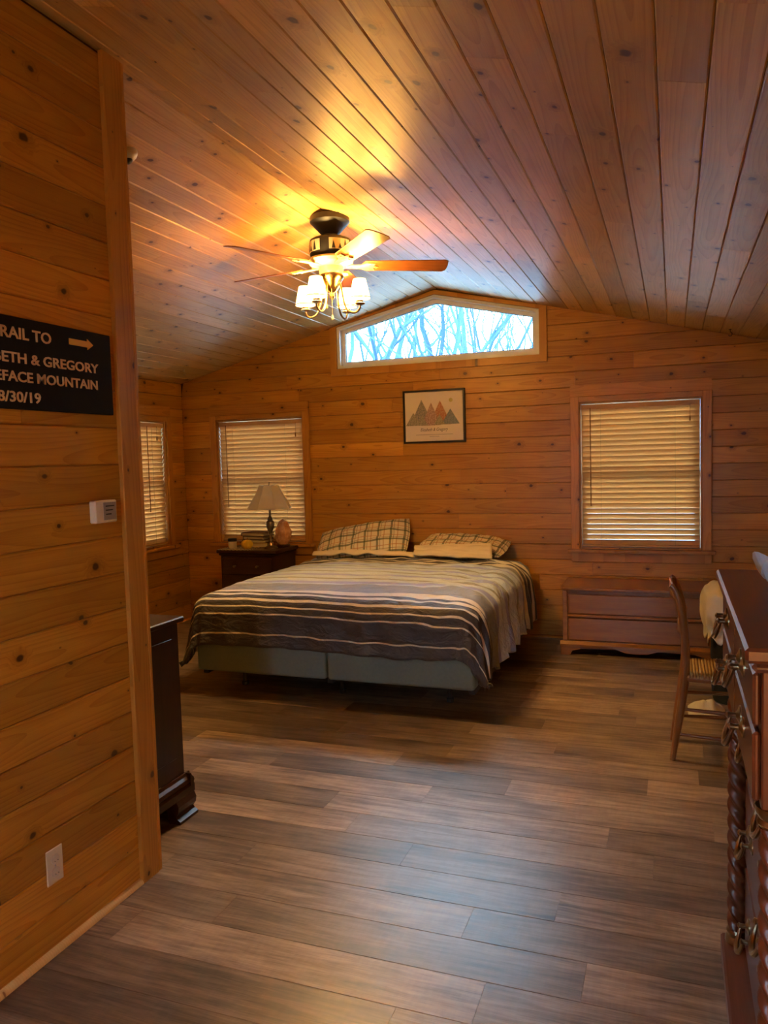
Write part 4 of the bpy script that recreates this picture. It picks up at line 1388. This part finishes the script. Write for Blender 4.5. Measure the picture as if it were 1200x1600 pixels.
# crest and slats
def rail(z, h, dx, name):
    mm = MB(); pts = []
    def f(a, b):
        y = 4.05 + .29 * a
        return Vector((dx - .022 * sin(pi * a), y, z + (b - .5) * h * (1 - .25 * abs(2 * a - 1) ** 2) + .012 * sin(pi * a)))
    g = MB().grid(f, 12, 3)
    o = g.build(name, 'chair_wood', ch, smooth=True)
    s_ = o.modifiers.new('thickness', 'SOLIDIFY'); s_.thickness = .014; s_.offset = 0
rail(.845, .075, .012, 'crest_rail')
rail(.650, .060, .050, 'back_slat')
# seat frame and rush
for (p0, p1) in (((.06, 4.05, .425), (.45, 4.00, .425)), ((.06, 4.34, .425), (.45, 4.39, .425)), ((.06, 4.05, .425), (.06, 4.34, .425)), ((.45, 4.00, .425), (.45, 4.39, .425))):
    MB().tube([p0, p1], .017, 8, 1.2).build('seat_rail', 'chair_wood_x', ch)
rs = MB()
for i in range(26):
    x = .070 + i * .0148; k_ = (x - .06) / .39
    y0, y1 = 4.05 - .05 * k_ - .014, 4.34 + .05 * k_ + .014
    rs.tube([(x, y0, .428), (x, y0 + .012, .4445), (x, (y0 + y1) / 2, .449 - .006), (x, y1 - .012, .4445), (x, y1, .428)], .0078, 6)
rs.build('rush_seat', 'rush', ch, smooth=True)
for (p0, p1) in (((.036, 4.05, .265), (.452, 4.00, .265)), ((.018, 4.05, .135), (.452, 4.00, .135)), ((.036, 4.34, .265), (.452, 4.39, .265)), ((.018, 4.34, .135), (.452, 4.39, .135)), ((.03, 4.05, .225), (.03, 4.34, .225)), ((.452, 4.0, .24), (.452, 4.39, .24))):
    MB().tube([p0, Vector(p0).lerp(Vector(p1), .5), p1], [.008, .011, .008], 8).build('stretcher', 'chair_wood_x', ch)

# ------------------------------------------------------------------ black hamper with a white cloth, cloth on the floor
hx, hy = .46, 5.22
hm = root('laundry_hamper', (hx, hy, 0), 'black fabric laundry hamper against the right wall behind the chair', 'hamper')
mm = MB(); nn = 28
def hamp(a, b):
    th = a * 2 * pi; q = 4
    rr_ = 1 / (abs(cos(th)) ** q + abs(sin(th)) ** q) ** (1 / q)
    k_ = .93 + .07 * b
    return Vector((hx + .245 * rr_ * cos(th) * k_ * (1 + .01 * sin(b * 20)), hy + .22 * rr_ * sin(th) * k_, .64 * b + .002))
MB().grid(hamp, 40, 14).build('bag', 'black_cloth', hm, smooth=True)
MB().tube([tuple(hamp(i / 40, 1.0)) for i in range(41)], .009, 8).build('rim', 'black_paint', hm, smooth=True)
MB().prism([(hx + .22 * cos(2 * pi * i / 24), hy + .2 * sin(2 * pi * i / 24)) for i in range(24)], 'z', .56, .60).build('contents', 'black_cloth', hm)


def towel(a, b):
    # a runs round the near front corner of the hamper, b from the inside of the rim down the outside
    th = radians(150 + 120 * a)
    q = 4
    rr_ = 1 / (abs(cos(th)) ** q + abs(sin(th)) ** q) ** (1 / q)
    fold = .012 * sin(a * 23 + b) + .016 * noise.noise(Vector((a * 7, b * 3, 6)))
    if b < .35:
        k_ = .55 + .5 * b / .35
        z = .662 + .055 * sin(pi * b / .35 * .75 + .4) + .02 * noise.noise(Vector((a * 5, b * 5, 2)))
        off = 0
    else:
        k_ = 1.05; d_ = (b - .35) / .65
        z = .690 - d_ * (.20 + .10 * sin(pi * a * .9) + .03 * sin(a * 40))
        off = .012 + .030 * sin(pi * min(1, d_ * 1.2)) + fold * d_
    return Vector((hx + .245 * rr_ * cos(th) * k_ + off * cos(th), hy + .22 * rr_ * sin(th) * k_ + off * sin(th), z))
cloth('towel', 'rumpled white fringed cloth hanging over the black hamper', 'cloth', towel, 34, 26, 'white_cotton', .008)
def floor_cloth(a, b):
    x = .085 + .20 * a; y = 4.74 + .20 * b
    e = sin(pi * a) * sin(pi * b)
    z = .006 + .085 * e ** .6 * (.7 + .5 * noise.noise(Vector((a * 4, b * 4, 21)))) + .010 * abs(sin(a * 14 + b * 6)) * e
    return Vector((x, y, max(z, .006)))
cloth('crumpled_cloth', 'small white cloth crumpled on the floor behind the chair legs', 'cloth', floor_cloth, 30, 30, 'white_cotton', .004)


# ------------------------------------------------------------------ wall things
def text_part(s, size, mat, parent, loc, rot, align='LEFT', extrude=.001, width=None, shear=0.0, name='lettering', space=1.0, bold=0.0):
    cu = bpy.data.curves.new('txt', 'FONT')
    cu.body = s; cu.size = size; cu.extrude = extrude; cu.align_x = align; cu.shear = shear; cu.space_character = space; cu.resolution_u = 3; cu.offset = bold
    to = bpy.data.objects.new('txt', cu); COL.objects.link(to)
    dg = bpy.context.evaluated_depsgraph_get(); dg.update()
    me = bpy.data.meshes.new_from_object(to.evaluated_get(dg))
    COL.objects.unlink(to); bpy.data.objects.remove(to)
    me.name = name
    xs = [v.co.x for v in me.vertices]
    if width:
        k_ = width / (max(xs) - min(xs))
        x0 = min(xs) if align == 'LEFT' else (max(xs) if align == 'RIGHT' else (min(xs) + max(xs)) / 2)
        for v in me.vertices: v.co.x = (v.co.x - x0) * k_
    me.materials.clear(); me.materials.append(MATS[mat])
    o = bpy.data.objects.new(name, me); COL.objects.link(o)
    orient(o, parent, loc, rot)
    return o


# trail sign on the partition (faces +x)
SGX = HALL_X + .0185
sg = root('trail_sign', (HALL_X, 1.90, 1.73), 'black wooden trail sign with tan routed lettering and a yellow arrow', 'sign')
MB().cbox(HALL_X + .0006, SGX, 1.545, 2.243, 1.730, 2.006, .003).build('board', 'sign_black', sg)
RS = Matrix(((0, 0, 1), (1, 0, 0), (0, 1, 0)))       # text x -> +y, text y -> +z, facing +x
tz = SGX + .0012
K = .036 / .715
text_part('TRAIL TO', .048, 'sign_letter', sg, (tz, 1.963, 1.941), RS, 'RIGHT', width=.235, bold=.0008)
text_part('ELIZABETH & GREGORY', .043, 'sign_letter', sg, (tz, 2.173, 1.869), RS, 'RIGHT', width=.575, bold=.0008)
text_part('WHITEFACE MOUNTAIN', .043, 'sign_letter', sg, (tz, 2.165, 1.813), RS, 'RIGHT', width=.565, bold=.0008)
text_part('8/30/19', .044, 'sign_letter', sg, (tz, 1.906, 1.752), RS, 'RIGHT', width=.165, bold=.0008)
MB().prism([(2.041, 1.951), (2.125, 1.951), (2.125, 1.943), (2.153, 1.961), (2.125, 1.979), (2.125, 1.971), (2.041, 1.971)], 'x', SGX, SGX + .0025).build('arrow', 'sign_yellow', sg)

# thermostat
th = root('thermostat', (HALL_X, 2.165, 1.357), 'small off-white thermostat with a grey display on the partition', 'thermostat')
MB().cbox(HALL_X + .0006, HALL_X + .028, 2.112, 2.222, 1.357, 1.435, .004).build('case', 'ivory_plastic', th)
MB().cbox(HALL_X + .0282, HALL_X + .0305, 2.150, 2.214, 1.366, 1.427, .001).build('display', 'grey_display', th)
for i in range(3): MB().box(HALL_X + .0306, HALL_X + .0311, 2.160, 2.204 - .008 * i, 1.412 - i * .014, 1.416 - i * .014).build('display_line', 'dark_slot', th)
# outlet
ou = root('wall_outlet', (HALL_X, 1.866, .226), 'ivory duplex wall outlet low on the partition', 'outlet')
MB().cbox(HALL_X + .0006, HALL_X + .006, 1.832, 1.901, .224, .338, .002).build('plate', 'ivory_plastic', ou)
for z in (.260, .302):
    rc = MB().lathe([(.0165, 0), (.0165, .003), (.015, .0035)], (0, 0, 0), 20).build('receptacle', 'white_plastic', ou, at=(HALL_X + .0062, 1.8665, z), rot=Matrix.Rotation(radians(90), 3, 'Y'), smooth='auto')
    for y in (-.006, .006): MB().box(HALL_X + .0098, HALL_X + .0102, 1.8665 + y - .001, 1.8665 + y + .001, z + .001, z + .009).build('slot', 'dark_slot', rc)
    MB().box(HALL_X + .0098, HALL_X + .0102, 1.8645, 1.8685, z - .010, z - .006).build('slot', 'dark_slot', rc)
MB().lathe([(.003, 0), (.003, .0015)], (0, 0, 0), 10).build('screw', 'steel', ou, at=(HALL_X + .0062, 1.8665, .281), rot=Matrix.Rotation(radians(90), 3, 'Y'))

# picture over the bed (faces -y)
PX0, PX1, PZ0, PZ1 = -2.234, -1.672, 1.677, 2.140
pc = root('framed_print', ((PX0 + PX1) / 2, BACK_Y, PZ0), 'black-framed print of patterned mountains with names below, above the bed', 'picture')
fw_ = .017
for q in ((PX0, PX1, PZ0, PZ0 + fw_), (PX0, PX1, PZ1 - fw_, PZ1), (PX0, PX0 + fw_, PZ0 + fw_, PZ1 - fw_), (PX1 - fw_, PX1, PZ0 + fw_, PZ1 - fw_)):
    MB().cbox(q[0], q[1], BACK_Y - .030, BACK_Y - .0006, q[2], q[3], .002).build('frame_side', 'frame_black', pc)
MB().box(PX0 + fw_, PX1 - fw_, BACK_Y - .016, BACK_Y - .010, PZ0 + fw_, PZ1 - fw_).build('print_sheet', 'mat_board', pc)
pw, ph = PX1 - PX0, PZ1 - PZ0
def tri(cx, base, hw_, apex, mat, d, lower=None):
    y = BACK_Y - .016 - .0004 * d
    X_ = lambda q: PX0 + pw * q
    Z_ = lambda q: PZ0 + ph * q
    MB().prism([(X_(cx - hw_), Z_(base)), (X_(cx + hw_), Z_(base)), (X_(cx), Z_(apex))], 'y', y - .0004, y).build('printed_mountain', mat, pc)
for args in ((.30, .34, .19, .82, 'map_grey', 1), (.60, .34, .18, .79, 'map_orange', 1), (.455, .33, .16, .76, 'map_rose', 2), (.165, .335, .125, .58, 'map_olive', 3), (.765, .345, .145, .63, 'map_blue', 3), (.31, .335, .09, .53, 'map_olive', 4), (.59, .34, .09, .54, 'map_olive', 4)):
    tri(*args)
q = MB().lathe([(.017, 0), (.017, .0005)], (0, 0, 0), 16)
q.build('printed_sun', 'sun_yellow', pc, at=(PX0 + pw * .775, BACK_Y - .0161, PZ0 + ph * .79), rot=Matrix.Rotation(radians(90), 3, 'X'))
RB = Matrix(((1, 0, 0), (0, 0, -1), (0, 1, 0)))      # text x -> +x, y -> +z, faces -y
text_part('Elizabeth & Gregory', .040, 'ink', pc, ((PX0 + PX1) / 2, BACK_Y - .0168, PZ0 + ph * .225), RB, 'CENTER', .0003, width=.25, shear=.35)
MB().box(PX0 + pw * .2, PX0 + pw * .8, BACK_Y - .0166, BACK_Y - .0161, PZ0 + ph * .155, PZ0 + ph * .160).build('printed_line', 'ink', pc)
MB().box(PX0 + pw * .42, PX0 + pw * .58, BACK_Y - .0166, BACK_Y - .0161, PZ0 + ph * .120, PZ0 + ph * .125).build('printed_line', 'ink', pc)

# smoke alarm on the ceiling beside the post, two small hooks
ax_, ay_ = -2.243, 2.892
az_ = ceil_z(ax_)
sa = root('security_sensor', (ax_, ay_, az_), 'round white ceiling sensor with a dark lens beside the partition post', 'sensor')
tlt = Matrix.Rotation(math.atan(PITCH) * -1, 3, 'Y')
MB().lathe([(.050, -.0006), (.050, -.010), (.044, -.022), (.030, -.034), (.026, -.036)], (0, 0, 0), 24).build('housing', 'white_plastic', sa, at=(ax_, ay_, az_), rot=tlt, smooth='auto')
MB().lathe([(.022, -.0362), (.020, -.042), (.010, -.050), (.002, -.052)], (0, 0, 0), 20).build('lens', 'dark_slot', sa, at=(ax_, ay_, az_), rot=tlt, smooth=True)
for (x, y, mt, lb) in ((.399, 6.30, 'black_metal', 'small black screw hook in the ceiling above the right window'), (-4.23, 6.14, 'cream_metal', 'small pale screw hook in the ceiling above the left window')):
    z = ceil_z(x)
    hk = root('ceiling_hook', (x, y, z), lb, 'hook', 'screw hooks in the ceiling')
    MB().lathe([(.011, -.0006), (.011, -.003), (.003, -.005)], (x, y, z), 12).build('collar', mt, hk)
    MB().tube([(x, y, z - .002)] + [(x + .013 * sin(a) * 1.0, y, z - .022 - .014 * (1 - cos(a)) ) for a in [pi * 1.35 * i / 10 for i in range(11)]], .0028, 6).build('hook', mt, hk)

# unseen floor lamp added behind the camera to warm the partition
hx_, hy_ = .38, -.85
fl_ = root('added_floor_lamp', (hx_, hy_, 0), 'added floor lamp with a drum shade, unseen behind the viewer', 'floor lamp')
MB().lathe([(.13, .001), (.13, .014), (.10, .022), (.02, .030), (.012, .05)], (hx_, hy_, 0), 24).build('base', 'pewter', fl_, smooth='auto')
MB().lathe([(.011, .05), (.011, .72), (.018, .73), (.018, .77)], (hx_, hy_, 0), 14).build('pole', 'pewter', fl_, smooth='auto')
MB().lathe([(.20, .68), (.15, .94), (.148, .94), (.198, .68), (.20, .68)], (hx_, hy_, 0), 28, cap=False).build('lamp_shade', 'lit_shade', fl_, smooth='auto')
ld = bpy.data.lights.new('fill_bulb', 'POINT'); ld.energy = FILL_BULB_W; ld.color = WARM; ld.shadow_soft_size = .04
lo = bpy.data.objects.new('fill_bulb', ld); COL.objects.link(lo); lo.parent = fl_
lo.location = (0, 0, .83)

# ------------------------------------------------------------------ outside: ground and bare trees
MB().box(-60, 60, BACK_Y + .6, 105, -1.6, -.9).build('ground', 'winter_ground', None, origin=(0, 0, 0), kind='structure')
MB().box(-60, 60, -60, ENTRY_Y - .6, -1.6, -.9).build('ground', 'winter_ground', None, origin=(0, 0, 0), kind='structure')
MB().box(-60, LEFT_X - .6, ENTRY_Y - .59, BACK_Y + .59, -1.6, -.9).build('ground', 'winter_ground', None, origin=(0, 0, 0), kind='structure')


def tree(x, y, h, r0, seed, label, lean=0.0, depth=5, group='bare trees seen through the gable window'):
    rg_ = random.Random(seed)
    mm = MB()
    def grow(p, d, r, ln, lev):
        pts = [p]; rads = [r]; dd = d.copy(); steps = 4 if lev < 2 else 3
        for i in range(steps):
            dd = (dd + Vector((rg_.gauss(0, .10), rg_.gauss(0, .10), rg_.gauss(.03, .07))) * (1 + .35 * lev)).normalized()
            pts.append(pts[-1] + dd * ln / steps); rads.append(r * (1 - .42 * (i + 1) / steps))
        mm.tube(pts, rads, 7 if lev == 0 else (5 if lev < 3 else 3), cap=False)
        if lev >= depth: return
        n_ = 2 if lev == 0 else rg_.choice((2, 3, 3))
        for j in range(n_):
            k_ = steps if j < 2 else rg_.randint(1, steps - 1)
            a = rg_.uniform(0, 2 * pi); sp = rg_.uniform(.35, .75)
            side = Vector((cos(a), sin(a), rg_.uniform(-.1, .3)))
            nd = (dd * (1 - sp * .35) + side * sp).normalized()
            grow(pts[k_], nd, rads[k_] * rg_.uniform(.55, .82), ln * rg_.uniform(.58, .85), lev + 1)
    d = Vector((lean, 0, 1)).normalized()
    grow(Vector((x, y, -.95)), d, r0, h * .34, 0)
    mm.build('bare_tree', 'hazed_bark', None, origin=(x, y, -.9), label=label, cat='tree', group=group)


# positions fan out behind the gable window (seen from inside between bearings -24 and -8 degrees)
spots = [(-.405, 12, 9, .17), (-.36, 13.5, 10, .14), (-.322, 15, 11, .16), (-.285, 12.5, 9, .17), (-.262, 18, 12, .15), (-.236, 14, 9, .10), (-.205, 15.5, 9, .09), (-.175, 13, 8, .08), (-.19, 20, 11, .12), (-.43, 18, 12, .18), (-.33, 23, 13, .18), (-.24, 25, 13, .16), (-.15, 17, 10, .10), (-.30, 30, 14, .2), (-.36, 28, 14, .2),
         (-.22, 12, 7.5, .08), (-.25, 21, 10, .10), (-.165, 24, 11, .10), (-.135, 21, 10, .10), (-.21, 28, 13, .14), (-.39, 24, 12, .15), (-.42, 30, 14, .2), (-.275, 26, 12, .14), (-.18, 32, 14, .16), (-.34, 34, 15, .2),
         (-.17, 15, 8, .07), (-.20, 17.5, 9, .08), (-.145, 15.5, 8, .07), (-.225, 19, 9.5, .08), (-.16, 27, 12, .11), (-.25, 16.5, 8.5, .07)]
for i, (k_, y, h, r0) in enumerate(spots):
    lab = {0: 'thick-trunked bare tree outside at the far left of the gable window', 1: 'slender bare tree outside, second from the left edge of the gable window',
           2: 'bare forked tree outside, just left of the gable window peak', 3: 'thick bare tree outside, straight below the gable window peak'}.get(i, 'bare winter tree outside, one of the woods behind the gable window')
    tree(k_ * y, y, h, r0, 100 + i, lab, lean=random.uniform(-.12, .12), depth=6)
# wooded hill far behind
def hill(a, b):
    x = -60 + 80 * a; y = 62 + 40 * b
    z = -1.0 + 13.5 * sin(min(1, b * 1.6) * pi / 2) * (1 + .06 * noise.noise(Vector((a * 9, 0, 1)))) + .5 * noise.noise(Vector((a * 60, b * 30, 3)))
    return Vector((x, y, z))
MB().grid(hill, 120, 24).build('hill', 'hill_wood', None, smooth=True, origin=(0, 0, 0), kind='structure')
